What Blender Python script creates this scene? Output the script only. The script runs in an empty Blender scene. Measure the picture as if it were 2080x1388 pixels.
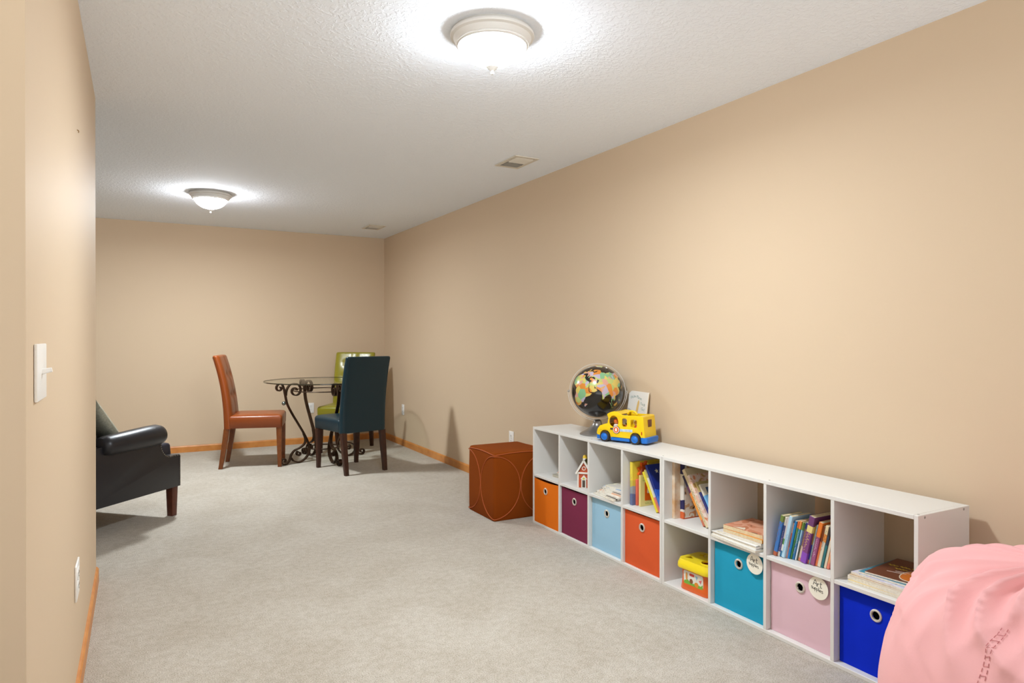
import bpy, bmesh, math, random
from mathutils import Vector, Matrix, Euler, noise as mnoise
PI = math.pi
R = math.radians
scene = bpy.context.scene
COL = scene.collection

# ------------------------------------------------------------------ materials
def lin(c):
    def f(v):
        v = v / 255.0
        return v / 12.92 if v <= 0.04045 else ((v + 0.055) / 1.055) ** 2.4
    return (f(c[0]), f(c[1]), f(c[2]), 1.0)

MATS = {}
def mat(name, col, rough=0.5, metal=0.0, spec=0.5, bump=None, noise=None, coat=0.0, emit=None, trans=0.0, ior=1.45, sheen=0.0):
    """Principled material; noise=(scale, dark colour, amount); bump=(scale, strength, distance)"""
    if name in MATS:
        return MATS[name]
    m = bpy.data.materials.new(name); m.use_nodes = True
    nt = m.node_tree; b = nt.nodes['Principled BSDF']
    b.inputs['Base Color'].default_value = lin(col)
    b.inputs['Roughness'].default_value = rough
    b.inputs['Metallic'].default_value = metal
    b.inputs['Specular IOR Level'].default_value = spec
    b.inputs['Coat Weight'].default_value = coat
    b.inputs['Sheen Weight'].default_value = sheen
    b.inputs['Transmission Weight'].default_value = trans
    b.inputs['IOR'].default_value = ior
    if emit:
        b.inputs['Emission Color'].default_value = lin(emit[0]); b.inputs['Emission Strength'].default_value = emit[1]
    tc = nt.nodes.new('ShaderNodeTexCoord')
    if noise:
        n = nt.nodes.new('ShaderNodeTexNoise'); n.inputs['Scale'].default_value = noise[0]; n.inputs['Detail'].default_value = 4
        nt.links.new(tc.outputs['Object'], n.inputs['Vector'])
        rp = nt.nodes.new('ShaderNodeValToRGB'); rp.color_ramp.elements[0].position = 0.35; rp.color_ramp.elements[1].position = 0.65
        a = noise[2]; d = lin(noise[1]); c = lin(col)
        rp.color_ramp.elements[0].color = [c[i] * (1 - a) + d[i] * a for i in range(3)] + [1]
        rp.color_ramp.elements[1].color = c
        nt.links.new(n.outputs['Fac'], rp.inputs['Fac']); nt.links.new(rp.outputs['Color'], b.inputs['Base Color'])
    if bump:
        n2 = nt.nodes.new('ShaderNodeTexNoise'); n2.inputs['Scale'].default_value = bump[0]; n2.inputs['Detail'].default_value = 3
        nt.links.new(tc.outputs['Object'], n2.inputs['Vector'])
        bp = nt.nodes.new('ShaderNodeBump'); bp.inputs['Strength'].default_value = bump[1]
        bp.inputs['Distance'].default_value = bump[2] if len(bump) > 2 else 0.002
        nt.links.new(n2.outputs['Fac'], bp.inputs['Height']); nt.links.new(bp.outputs['Normal'], b.inputs['Normal'])
    MATS[name] = m
    return m

def band_mat(name, stops, axis='Z', length=0.2, wob=0.12, scale=25, rough=0.45):
    """printed cover: hard bands of colour along one object axis, edges broken up by noise"""
    if name in MATS:
        return MATS[name]
    m = bpy.data.materials.new(name); m.use_nodes = True
    nt = m.node_tree; b = nt.nodes['Principled BSDF']; b.inputs['Roughness'].default_value = rough
    tc = nt.nodes.new('ShaderNodeTexCoord'); sp = nt.nodes.new('ShaderNodeSeparateXYZ'); nt.links.new(tc.outputs['Object'], sp.inputs[0])
    n = nt.nodes.new('ShaderNodeTexNoise'); n.inputs['Scale'].default_value = scale; n.inputs['Detail'].default_value = 2
    nt.links.new(tc.outputs['Object'], n.inputs['Vector'])
    m1 = nt.nodes.new('ShaderNodeMath'); m1.operation = 'DIVIDE'; m1.inputs[1].default_value = length
    nt.links.new(sp.outputs[axis], m1.inputs[0])
    m2 = nt.nodes.new('ShaderNodeMath'); m2.operation = 'MULTIPLY_ADD'; m2.inputs[1].default_value = wob * 2; m2.inputs[2].default_value = -wob
    nt.links.new(n.outputs['Fac'], m2.inputs[0])
    m3 = nt.nodes.new('ShaderNodeMath'); m3.operation = 'ADD'; nt.links.new(m1.outputs[0], m3.inputs[0]); nt.links.new(m2.outputs[0], m3.inputs[1])
    rp = nt.nodes.new('ShaderNodeValToRGB'); cr = rp.color_ramp; cr.interpolation = 'CONSTANT'
    while len(cr.elements) < len(stops):
        cr.elements.new(0.5)
    for e, (p, c) in zip(cr.elements, sorted(stops, key=lambda s: s[0])):
        e.position = p
    for e, (p, c) in zip(cr.elements, sorted(stops, key=lambda s: s[0])):
        e.color = lin(c)
    nt.links.new(m3.outputs[0], rp.inputs['Fac']); nt.links.new(rp.outputs['Color'], b.inputs['Base Color'])
    MATS[name] = m
    return m

def blotch_mat(name, cols, scale=30, rough=0.4):
    """printed picture: patches of several colours"""
    if name in MATS:
        return MATS[name]
    m = bpy.data.materials.new(name); m.use_nodes = True
    nt = m.node_tree; b = nt.nodes['Principled BSDF']; b.inputs['Roughness'].default_value = rough
    tc = nt.nodes.new('ShaderNodeTexCoord')
    n = nt.nodes.new('ShaderNodeTexNoise'); n.inputs['Scale'].default_value = scale; n.inputs['Detail'].default_value = 1.5; n.inputs['Distortion'].default_value = 0.8
    nt.links.new(tc.outputs['Object'], n.inputs['Vector'])
    rp = nt.nodes.new('ShaderNodeValToRGB'); cr = rp.color_ramp; cr.interpolation = 'CONSTANT'
    while len(cr.elements) < len(cols):
        cr.elements.new(0.5)
    k = len(cols)
    for i, e in enumerate(cr.elements):
        e.position = 0.0 if i == 0 else 0.36 + 0.28 * (i - 1) / max(1, k - 2)
    for e, c in zip(cr.elements, cols):
        e.color = lin(c)
    nt.links.new(n.outputs['Fac'], rp.inputs['Fac']); nt.links.new(rp.outputs['Color'], b.inputs['Base Color'])
    MATS[name] = m
    return m

# ------------------------------------------------------------------ mesh builder
class MB:
    def __init__(self):
        self.bm = bmesh.new()
    def add(self, t, M=None, mi=0):
        if M is not None:
            bmesh.ops.transform(t, matrix=M, verts=t.verts)
        vm = [self.bm.verts.new(v.co) for v in t.verts]
        t.verts.index_update()
        for f in t.faces:
            try:
                nf = self.bm.faces.new([vm[v.index] for v in f.verts]); nf.material_index = mi if mi is not None else f.material_index
            except ValueError:
                pass
        t.free()
        return self
    def box(self, c, s, bev=0.0, seg=2, M=None, mi=0):
        t = bmesh.new(); bmesh.ops.create_cube(t, size=1.0)
        bmesh.ops.scale(t, vec=Vector(s), verts=t.verts)
        if bev > 0:
            bmesh.ops.bevel(t, geom=list(t.edges), offset=min(bev, min(s) * 0.49), segments=seg, profile=0.5, affect='EDGES')
        bmesh.ops.translate(t, vec=Vector(c), verts=t.verts)
        return self.add(t, M, mi)
    def span(self, a, b, bev=0.0, seg=2, M=None, mi=0):
        a = Vector(a); b = Vector(b)
        return self.box((a + b) / 2, [abs(x) for x in (b - a)], bev, seg, M, mi)
    def loft(self, rings, caps=True, closed=True, M=None, mi=0):
        t = bmesh.new()
        vs = [[t.verts.new(Vector(p)) for p in r] for r in rings]
        n = len(rings[0])
        for a, b in zip(vs[:-1], vs[1:]):
            for i in range(n if closed else n - 1):
                j = (i + 1) % n
                t.faces.new((a[i], a[j], b[j], b[i]))
        if caps and closed:
            t.faces.new(list(reversed(vs[0]))); t.faces.new(vs[-1])
        return self.add(t, M, mi)
    def lathe(self, prof, n=32, M=None, mi=0, caps=True):
        rings = [[(r * math.cos(2 * PI * i / n), r * math.sin(2 * PI * i / n), z) for i in range(n)] for r, z in prof]
        return self.loft(rings, caps, True, M, mi)
    def sphere(self, c, r, n=20, M=None, mi=0, s=(1, 1, 1)):
        t = bmesh.new(); bmesh.ops.create_uvsphere(t, u_segments=n, v_segments=max(6, n // 2), radius=r)
        bmesh.ops.scale(t, vec=Vector(s), verts=t.verts); bmesh.ops.translate(t, vec=Vector(c), verts=t.verts)
        return self.add(t, M, mi)
    def tube(self, pts, r, n=8, closed=False, M=None, mi=0):
        pts = [Vector(p) for p in pts]; k = len(pts); rr = r if isinstance(r, (list, tuple)) else [r] * k
        rings = []; up = None
        for i, p in enumerate(pts):
            a = pts[i - 1] if (i > 0 or closed) else p
            b = pts[(i + 1) % k] if (i < k - 1 or closed) else p
            d = (b - a)
            d = d.normalized() if d.length > 1e-9 else Vector((0, 0, 1))
            if up is None:
                up = d.orthogonal().normalized()
            up = (up - d * up.dot(d))
            up = up.normalized() if up.length > 1e-6 else d.orthogonal().normalized()
            s = d.cross(up)
            rings.append([p + (up * math.cos(2 * PI * j / n) + s * math.sin(2 * PI * j / n)) * rr[i] for j in range(n)])
        if closed:
            rings.append(rings[0])
        return self.loft(rings, caps=not closed, M=M, mi=mi)
    def bar(self, pts, wdir, w, th, M=None, mi=0):
        """flat bar swept along a path that lies in the plane normal to wdir"""
        pts = [Vector(p) for p in pts]; wd = Vector(wdir).normalized(); rings = []
        for i, p in enumerate(pts):
            a = pts[max(0, i - 1)]; b = pts[min(len(pts) - 1, i + 1)]
            d = (b - a).normalized(); nrm = d.cross(wd).normalized()
            rings.append([p + wd * w / 2 + nrm * th / 2, p - wd * w / 2 + nrm * th / 2, p - wd * w / 2 - nrm * th / 2, p + wd * w / 2 - nrm * th / 2])
        return self.loft(rings, M=M, mi=mi)
    def strokes(self, lines, w, th=0.0006, M=None, mi=0):
        for ln in lines:
            p3 = [Vector((x, y, 0)) for x, y in ln]
            if len(p3) > 1:
                self.bar(p3, (0, 0, 1), th, w, M=M, mi=mi)
        return self
    def plate(self, outlines, depth, M=None, mi=0, bev=0.0):
        """flat plate with holes: first outline is the rim, the others are cut out"""
        cu = bpy.data.curves.new('tmp', 'CURVE'); cu.dimensions = '2D'; cu.fill_mode = 'BOTH'; cu.extrude = depth / 2
        if bev:
            cu.bevel_depth = bev; cu.bevel_resolution = 1
        for ol in outlines:
            s = cu.splines.new('POLY'); s.points.add(len(ol) - 1); s.use_cyclic_u = True
            for p, q in zip(s.points, ol):
                p.co = (q[0], q[1], 0, 1)
        o = bpy.data.objects.new('tmp', cu); me = bpy.data.meshes.new_from_object(o)
        t = bmesh.new(); t.from_mesh(me)
        bpy.data.objects.remove(o); bpy.data.curves.remove(cu); bpy.data.meshes.remove(me)
        return self.add(t, M, mi)
    def text(self, s, size, depth=0.0006, M=None, mi=0, align='CENTER'):
        cu = bpy.data.curves.new('tmp', 'FONT'); cu.body = s; cu.size = size; cu.extrude = depth / 2; cu.align_x = align; cu.align_y = 'CENTER'; cu.resolution_u = 2
        o = bpy.data.objects.new('tmp', cu); me = bpy.data.meshes.new_from_object(o)
        t = bmesh.new(); t.from_mesh(me)
        bpy.data.objects.remove(o); bpy.data.curves.remove(cu); bpy.data.meshes.remove(me)
        return self.add(t, M, mi)
    def obj(self, name, mats, parent=None, smooth=True, ang=35):
        bmesh.ops.remove_doubles(self.bm, verts=self.bm.verts, dist=1e-6)
        bmesh.ops.recalc_face_normals(self.bm, faces=self.bm.faces)
        me = bpy.data.meshes.new(name); self.bm.to_mesh(me); self.bm.free()
        for m in (mats if isinstance(mats, (list, tuple)) else [mats]):
            me.materials.append(m)
        if smooth:
            me.shade_smooth(); me.set_sharp_from_angle(angle=R(ang))
        o = bpy.data.objects.new(name, me); COL.objects.link(o)
        if parent is not None:
            o.parent = parent
        return o

def tag(o, label, cat, group=None):
    o['label'] = label; o['category'] = cat
    if group:
        o['group'] = group
    return o
def thing(name, label, cat, loc=(0, 0, 0), rz=0.0, rot=None, group=None):
    o = bpy.data.objects.new(name, None); COL.objects.link(o); o.empty_display_size = 0.1
    o.location = loc; o.rotation_euler = rot if rot is not None else (0, 0, rz)
    return tag(o, label, cat, group)
def dup(root, loc, rz, label, group=None):
    r = root.copy(); COL.objects.link(r); r.location = loc; r.rotation_euler = (0, 0, rz); r['label'] = label
    if group:
        r['group'] = group
    for ch in list(root.children):
        c = ch.copy(); COL.objects.link(c); c.parent = r
        for g in list(ch.children):
            d = g.copy(); COL.objects.link(d); d.parent = c
    return r
def struct(o, label=None):
    o['kind'] = 'structure'
    if label:
        o['label'] = label
    return o
def rrect(w, d, r, n=5, z=0.0, cx=0.0, cy=0.0):
    pts = []
    for k, (sx, sy) in enumerate(((1, 1), (-1, 1), (-1, -1), (1, -1))):
        for i in range(n + 1):
            a = k * PI / 2 + i * PI / 2 / n
            pts.append((cx + sx * (w / 2 - r) + r * math.cos(a), cy + sy * (d / 2 - r) + r * math.sin(a), z))
    return pts
def smooth_path(P, k=6):
    P = [Vector(p) for p in P]; out = []
    for i in range(len(P) - 1):
        p0 = P[max(0, i - 1)]; p1 = P[i]; p2 = P[i + 1]; p3 = P[min(len(P) - 1, i + 2)]
        for j in range(k):
            t = j / k
            out.append(0.5 * ((2 * p1) + (p2 - p0) * t + (2 * p0 - 5 * p1 + 4 * p2 - p3) * t * t + (3 * p1 - p0 - 3 * p2 + p3) * t ** 3))
    out.append(P[-1])
    return out
def spiral(c, r0, r1, a0, a1, n=28):
    return [(c[0] + (r0 + (r1 - r0) * i / n) * math.cos(a0 + (a1 - a0) * i / n), c[1] + (r0 + (r1 - r0) * i / n) * math.sin(a0 + (a1 - a0) * i / n)) for i in range(n + 1)]
def circle(cx, cy, rx, ry=None, n=28):
    ry = ry or rx
    return [(cx + rx * math.cos(2 * PI * i / n), cy + ry * math.sin(2 * PI * i / n)) for i in range(n)]
def rr2(cx, cy, w, h, r, n=4):
    return [(p[0] + cx, p[1] + cy) for p in rrect(w, h, r, n)]
def frame(ex, ey, ez, loc=(0, 0, 0)):
    ex, ey, ez = Vector(ex), Vector(ey), Vector(ez)
    return Matrix(((ex[0], ey[0], ez[0], loc[0]), (ex[1], ey[1], ez[1], loc[1]), (ex[2], ey[2], ez[2], loc[2]), (0, 0, 0, 1)))
def FACE(loc):      # drawing plane that faces the room from a shelf front: x right in the picture, y up
    return frame((0, -1, 0), (0, 0, 1), (-1, 0, 0), loc)

# ------------------------------------------------------------------ measured place (metres)
H = 2.335
XR, YB, XL = 2.534, 7.703, -0.177
YN, YC = 1.499, 3.87          # near and far end of the left partition
XO, YF = -3.4, -3.2           # outer left wall, open end behind the camera
CAMH = 1.1886

wall_m = mat('wall_paint', (209, 186, 158), rough=0.62, spec=0.14, bump=(55, 0.05, 0.002))
wallL_m = wall_m
ceil_m = mat('ceiling_texture', (240, 245, 252), rough=0.9, spec=0.2)
if True:
    nt = ceil_m.node_tree; b = nt.nodes['Principled BSDF']
    tc = nt.nodes.new('ShaderNodeTexCoord'); n = nt.nodes.new('ShaderNodeTexNoise'); n.inputs['Scale'].default_value = 55; n.inputs['Detail'].default_value = 3; n.inputs['Distortion'].default_value = 0.6
    nt.links.new(tc.outputs['Object'], n.inputs['Vector'])
    rp = nt.nodes.new('ShaderNodeValToRGB'); rp.color_ramp.elements[0].position = 0.46; rp.color_ramp.elements[1].position = 0.60
    nt.links.new(n.outputs['Fac'], rp.inputs['Fac'])
    bp = nt.nodes.new('ShaderNodeBump'); bp.inputs['Strength'].default_value = 0.35; bp.inputs['Distance'].default_value = 0.004
    nt.links.new(rp.outputs['Color'], bp.inputs['Height']); nt.links.new(bp.outputs['Normal'], b.inputs['Normal'])
carpet_m = bpy.data.materials.new('carpet'); carpet_m.use_nodes = True
if True:
    nt = carpet_m.node_tree; b = nt.nodes['Principled BSDF']; b.inputs['Roughness'].default_value = 0.95; b.inputs['Specular IOR Level'].default_value = 0.1
    b.inputs['Sheen Weight'].default_value = 0.15
    tc = nt.nodes.new('ShaderNodeTexCoord')
    def noise_n(scale, det, dist=0.0):
        n = nt.nodes.new('ShaderNodeTexNoise'); n.inputs['Scale'].default_value = scale; n.inputs['Detail'].default_value = det; n.inputs['Distortion'].default_value = dist
        nt.links.new(tc.outputs['Object'], n.inputs['Vector']); return n
    a1 = noise_n(210, 3); a2 = noise_n(3.0, 4, 0.8); a3 = noise_n(32, 3)
    def ramp(p0, c0, p1, c1, src):
        r = nt.nodes.new('ShaderNodeValToRGB'); r.color_ramp.elements[0].position = p0; r.color_ramp.elements[1].position = p1
        r.color_ramp.elements[0].color = lin(c0); r.color_ramp.elements[1].color = lin(c1); nt.links.new(src.outputs['Fac'], r.inputs['Fac']); return r
    r1 = ramp(0.32, (166, 157, 143), 0.62, (206, 198, 187), a1)
    r2 = ramp(0.36, (244, 242, 239), 0.62, (255, 255, 255), a2)
    r3 = ramp(0.34, (240, 238, 234), 0.64, (255, 255, 255), a3)
    def mul(x, y):
        m = nt.nodes.new('ShaderNodeMix'); m.data_type = 'RGBA'; m.blend_type = 'MULTIPLY'; m.inputs[0].default_value = 1.0
        nt.links.new(x, m.inputs[6]); nt.links.new(y, m.inputs[7]); return m.outputs[2]
    nt.links.new(mul(mul(r1.outputs[0], r2.outputs[0]), r3.outputs[0]), b.inputs['Base Color'])
    ad = nt.nodes.new('ShaderNodeMath'); ad.operation = 'MULTIPLY_ADD'; ad.inputs[1].default_value = 0.6
    nt.links.new(a3.outputs['Fac'], ad.inputs[0]); nt.links.new(a1.outputs['Fac'], ad.inputs[2])
    bp = nt.nodes.new('ShaderNodeBump'); bp.inputs['Strength'].default_value = 0.6; bp.inputs['Distance'].default_value = 0.008
    nt.links.new(ad.outputs[0], bp.inputs['Height']); nt.links.new(bp.outputs['Normal'], b.inputs['Normal'])
oak_m = mat('oak_trim', (208, 140, 72), rough=0.4, noise=(14, (186, 112, 50), 0.6))
oak_nt = oak_m.node_tree
white_m = mat('white_laminate', (222, 219, 214), rough=0.38, spec=0.45)
white_edge = mat('white_edge_band', (238, 234, 228), rough=0.45)
plate_m = mat('white_plastic', (240, 236, 230), rough=0.35)
slot_m = mat('outlet_slot', (120, 112, 104), rough=0.6)

# ------------------------------------------------------------------ setting
struct(MB().span((XO, -1.8, -0.08), (XR + 0.1, YB + 0.1, 0)).obj('floor', carpet_m, smooth=False))
struct(MB().span((XO, YF, H), (XR + 0.1, YB + 0.1, H + 0.08)).obj('ceiling', ceil_m, smooth=False))
struct(MB().span((XR, YF, 0), (XR + 0.1, YB + 0.1, H)).obj('wall_right', wall_m, smooth=False))
struct(MB().span((XO, YB, 0), (XR, YB + 0.1, H)).obj('wall_back', wall_m, smooth=False))
struct(MB().span((XO - 0.1, YF, 0), (XO, YB + 0.1, H)).obj('wall_outer_left', wall_m, smooth=False))
def partition(off, z0, z1, rc, name, m, y0=YN, th=0.13):
    x1 = XL + off; x0 = XL - th - off; ye = YC + off; r = rc + off
    pts = [(x0, y0), (x1, y0)]
    for i in range(9):
        a = i * PI / 2 / 8; pts.append((x1 - r + r * math.cos(a), ye - r + r * math.sin(a)))
    for i in range(9):
        a = PI / 2 + i * PI / 2 / 8; pts.append((x0 + r + r * math.cos(a), ye - r + r * math.sin(a)))
    return MB().loft([[(x, y, z0) for x, y in pts], [(x, y, z1) for x, y in pts]]).obj(name, m, ang=60)
struct(partition(0, 0, H, 0.028, 'wall_left', wallL_m))
BBH, BBT = 0.068, 0.012
def baseboard(p, q, nrm, name):
    p, q, nrm = Vector(p), Vector(q), Vector(nrm)
    prof = [(0, 0), (BBT, 0), (BBT, BBH - 0.012), (BBT * 0.6, BBH - 0.002), (0, BBH)]
    return struct(MB().loft([[e + nrm * a + Vector((0, 0, z)) for a, z in prof] for e in (p, q)]).obj(name, oak_m, ang=25))
baseboard((XR, YF, 0), (XR, YB - BBT, 0), (-1, 0, 0), 'baseboard_right')
baseboard((XO, YB, 0), (XR, YB, 0), (0, -1, 0), 'baseboard_back')
# baseboard that wraps the rounded end of the partition
def wrap_board():
    inner, outer = [], []
    for lst, off in ((inner, 0.0), (outer, BBT)):
        x1 = XL + off; ye = YC + off; r = 0.028 + off
        lst.append((x1, YN))
        for i in range(9):
            a = i * PI / 2 / 8; lst.append((x1 - r + r * math.cos(a), ye - r + r * math.sin(a)))
        lst.append((XL - 0.10, ye))
    rings = []
    for (xi, yi), (xo, yo) in zip(inner, outer):
        rings.append([(xi, yi, 0), (xo, yo, 0), (xo, yo, BBH - 0.006), (xi * .4 + xo * .6, yi * .4 + yo * .6, BBH), (xi, yi, BBH)])
    return struct(MB().loft(rings).obj('baseboard_left', oak_m, ang=30))
wrap_board()

# ------------------------------------------------------------------ wall plates
def outlet(loc, rz, label, w=0.07, h=0.114):
    t = thing('wall_outlet', label, 'outlet', loc, rz, group='white duplex wall outlets')   # local: face looks along -y
    MB().box((0, -0.003, 0), (w, 0.006, h), 0.002).obj('cover_plate', plate_m, t)
    for s in (-1, 1):
        f = MB().plate([rr2(0, 0, w * 0.48, 0.034, 0.012)], 0.002, M=frame((1, 0, 0), (0, 0, 1), (0, -1, 0), (0, -0.0065, s * 0.0195))).obj('socket_face', plate_m, t)
        m = MB()
        for dx in (-0.0065, 0.0065):
            m.box((dx * w / 0.07, -0.0083, s * 0.0195 + 0.003), (0.0022, 0.001, 0.008))
        m.box((0, -0.0083, s * 0.0195 - 0.008), (0.005, 0.001, 0.004))
        m.obj('slot', slot_m, f, smooth=False)
    MB().lathe([(0.0028, 0), (0.0024, 0.001)], 10, M=frame((1, 0, 0), (0, 0, 1), (0, -1, 0), (0, -0.006, 0))).obj('screw', slot_m, t)
    return t
outlet((1.687, YB - 0.0005, 0.392), 0, 'white wall outlet on the back wall between the table legs and the green chair')
outlet((XR - 0.0005, 7.05, 0.392), -PI / 2, 'white wall outlet on the right wall beyond the teal chair')
outlet((XR - 0.0005, 4.60, 0.40), -PI / 2, 'white wall outlet peeking over the rust ottoman on the right wall')
outlet((XL + 0.0005, 2.62, 0.396), PI / 2, 'white wall outlet low on the left wall below the light switch', w=0.12)
sw = thing('light_switch', 'white toggle light switch on the left wall at shoulder height', 'light switch', (XL + 0.0005, 1.678, 1.116), PI / 2)
MB().box((0, -0.003, 0), (0.15, 0.006, 0.114), 0.002).obj('cover_plate', plate_m, sw)
MB().loft([rrect(0.014, 0.012, 0.003, 3, 0), rrect(0.011, 0.009, 0.003, 3, 0.018)], M=Matrix.Translation((0.0, -0.005, 0.0)) @ Matrix.Rotation(R(78), 4, 'X')).obj('toggle', plate_m, sw)
tag(MB().tube(smooth_path([(XL - 0.004, 2.70, 1.88), (XL + 0.003, 2.70, 1.879), (XL + 0.005, 2.70, 1.875), (XL + 0.004, 2.70, 1.871)], 4), 0.0016, 6).obj('wall_hook', mat('old_brass', (150, 120, 80), 0.5, 0.6)),
    'tiny bent hook stuck in the left wall near the ceiling', 'hook')

# ------------------------------------------------------------------ ceiling lights
enamel = mat('white_enamel', (226, 224, 220), rough=0.35)
def glow_mat(name, col, strength):
    m = bpy.data.materials.new(name); m.use_nodes = True; nt = m.node_tree; nt.nodes.clear()
    o = nt.nodes.new('ShaderNodeOutputMaterial'); e = nt.nodes.new('ShaderNodeEmission'); e.inputs[0].default_value = lin(col); e.inputs[1].default_value = strength
    nt.links.new(e.outputs[0], o.inputs[0]); return m
GLOW = 80.0
LAMP = 25.0          # watts of each fitting's downward light
WORLD, WSKY = 3.4, 0.05
glow_near = glow_mat('glass_bowl_lit', (238, 247, 255), GLOW)
glow_far = glow_mat('glass_bowl_lit_far', (244, 246, 250), GLOW * 1.3)
def ceiling_light(loc, label, glow, power):
    t = thing('ceiling_light', label, 'ceiling light', loc, group='flush dome ceiling lights')
    MB().lathe([(0.150, 0.0), (0.150, -0.010)], 48).obj('mounting_plate', mat('mount_grey', (205, 202, 196), 0.5), t)
    MB().lathe([(0.05, -0.010), (0.157, -0.010), (0.159, -0.016), (0.157, -0.022), (0.147, -0.026), (0.140, -0.042), (0.136, -0.046), (0.137, -0.050), (0.131, -0.053), (0.130, -0.056), (0.122, -0.057), (0.122, -0.050), (0.05, -0.05)], 56, caps=False).obj('trim_ring', enamel, t)
    prof = [(p.x, p.y) for p in smooth_path([(0.1205, -0.054, 0), (0.118, -0.064, 0), (0.110, -0.078, 0), (0.094, -0.095, 0), (0.070, -0.111, 0), (0.042, -0.121, 0), (0.012, -0.126, 0)], 4)]
    MB().lathe(prof, 40).obj('glass_bowl', glow, t)
    MB().lathe([(0.004, -0.124), (0.022, -0.128), (0.0235, -0.132), (0.013, -0.140), (0.005, -0.145), (0.004, -0.149), (0.007, -0.153), (0.006, -0.158), (0.002, -0.160)], 20).obj('finial', enamel, t)
    ld = bpy.data.lights.new('ceiling_lamp', 'AREA'); ld.shape = 'DISK'; ld.size = 0.2; ld.energy = power; ld.color = (0.86, 0.95, 1.0)
    lo = bpy.data.objects.new('bulb_light', ld); COL.objects.link(lo); lo.parent = t; lo.location = (0, 0, -0.165)
    return t
ceiling_light((1.172, 2.283, H), 'larger looking dome ceiling light nearest the shelves with lit white bowl', glow_near, LAMP)
ceiling_light((0.514, 5.935, H), 'far dome ceiling light above the dark armchair with lit warm bowl', glow_far, LAMP * 1.55)

vent_m = mat('vent_cream', (214, 207, 194), rough=0.5); dark_m = mat('duct_shade', (70, 62, 54), rough=0.9)
def vent(cx, cy, label):
    t = thing('ceiling_vent', label, 'air vent', (cx, cy, H), group='ceiling air registers')
    W, Lh = 0.178, 0.29
    MB().plate([rr2(0, 0, W, Lh, 0.004), rr2(0, 0, W - 0.05, Lh - 0.05, 0.002)], 0.006, M=Matrix.Translation((0, 0, -0.004))).obj('frame', vent_m, t)
    MB().box((0, 0, -0.0006), (W - 0.05, Lh - 0.05, 0.001)).obj('duct_shade_sheet', dark_m, t, smooth=False)  # dark sheet painted as the shade inside the duct
    n = 12
    for k in range(n):
        y = -(Lh - 0.06) / 2 + (Lh - 0.06) * (k + 0.5) / n
        a = R(-38) if k < n // 2 else R(38)
        MB().box((0, 0, 0), (W - 0.052, 0.0165, 0.0012), M=Matrix.Translation((0, y, -0.006)) @ Matrix.Rotation(a, 4, 'X')).obj('louver', vent_m, t, smooth=False)
    return t
vent(2.176, 3.888, 'cream ceiling air vent nearest the shelves')
vent(2.166, 6.925, 'cream ceiling air vent in the far corner above the dining chairs')

# ------------------------------------------------------------------ cube shelves
SX, Y0, SH, T = 2.2123, 3.738, 0.613, 0.015
SROT = 0.00657
UL, SD = 1.2284, 0.294
OPW = (UL - 5 * T) / 4
SHZ = 0.314            # upper face of the middle boards
def SP(u, d, z=0.0):   # point on the shelf run: u along it, d into it
    return Vector((SX - SROT * u + d, Y0 - u + SROT * d, z))
SRZ = -SROT
cap_m = mat('screw_cap_grey', (150, 146, 140), 0.5)
def shelf_unit(u0, label):
    t = thing('cube_shelf', label, 'shelf', SP(u0, 0, 0), SRZ, group='white eight cube shelves')
    bx = lambda u1, u2, z1, z2, nm, d1=0.0: MB().span((d1, -u1, z1), (SD, -u2, z2), 0.0012, 1).obj(nm, white_m, t)
    bx(0, T, 0, SH, 'side_panel'); r = bx(UL - T, UL, 0, SH, 'side_panel')
    bx(T, UL - T, SH - T, SH, 'top_panel'); bx(T, UL - T, 0, T, 'bottom_panel')
    for k in range(1, 4):
        u = k * (OPW + T); bx(u, u + T, T, SH - T, 'divider', 0.0005)
    for k in range(4):
        u = T + k * (OPW + T); bx(u, u + OPW, SHZ - T, SHZ, 'shelf_board', 0.001)
    for d in (0.035, SD - 0.035):
        MB().lathe([(0.0045, 0), (0.004, 0.0008)], 12, M=frame((1, 0, 0), (0, 0, 1), (0, -1, 0), (d, -UL, SH - 0.009))).obj('screw_cap', cap_m, t)
    for uu in (0.62, UL - 0.012):
        MB().lathe([(0.004, 0), (0.0035, 0.0008)], 12, M=Matrix.Translation((0.02, -uu, SH))).obj('screw_cap', cap_m, t)
    return t
shelf_unit(0.0, 'white cube shelf under the globe and toy bus, next to the ottoman')
shelf_unit(UL + 0.002, 'white cube shelf beside the pink bean bag, bare on top')
def cube_u(i):         # left edge of cube column i (0-7)
    return (UL + 0.002) * (i // 4) + T + (i % 4) * (OPW + T)

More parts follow.
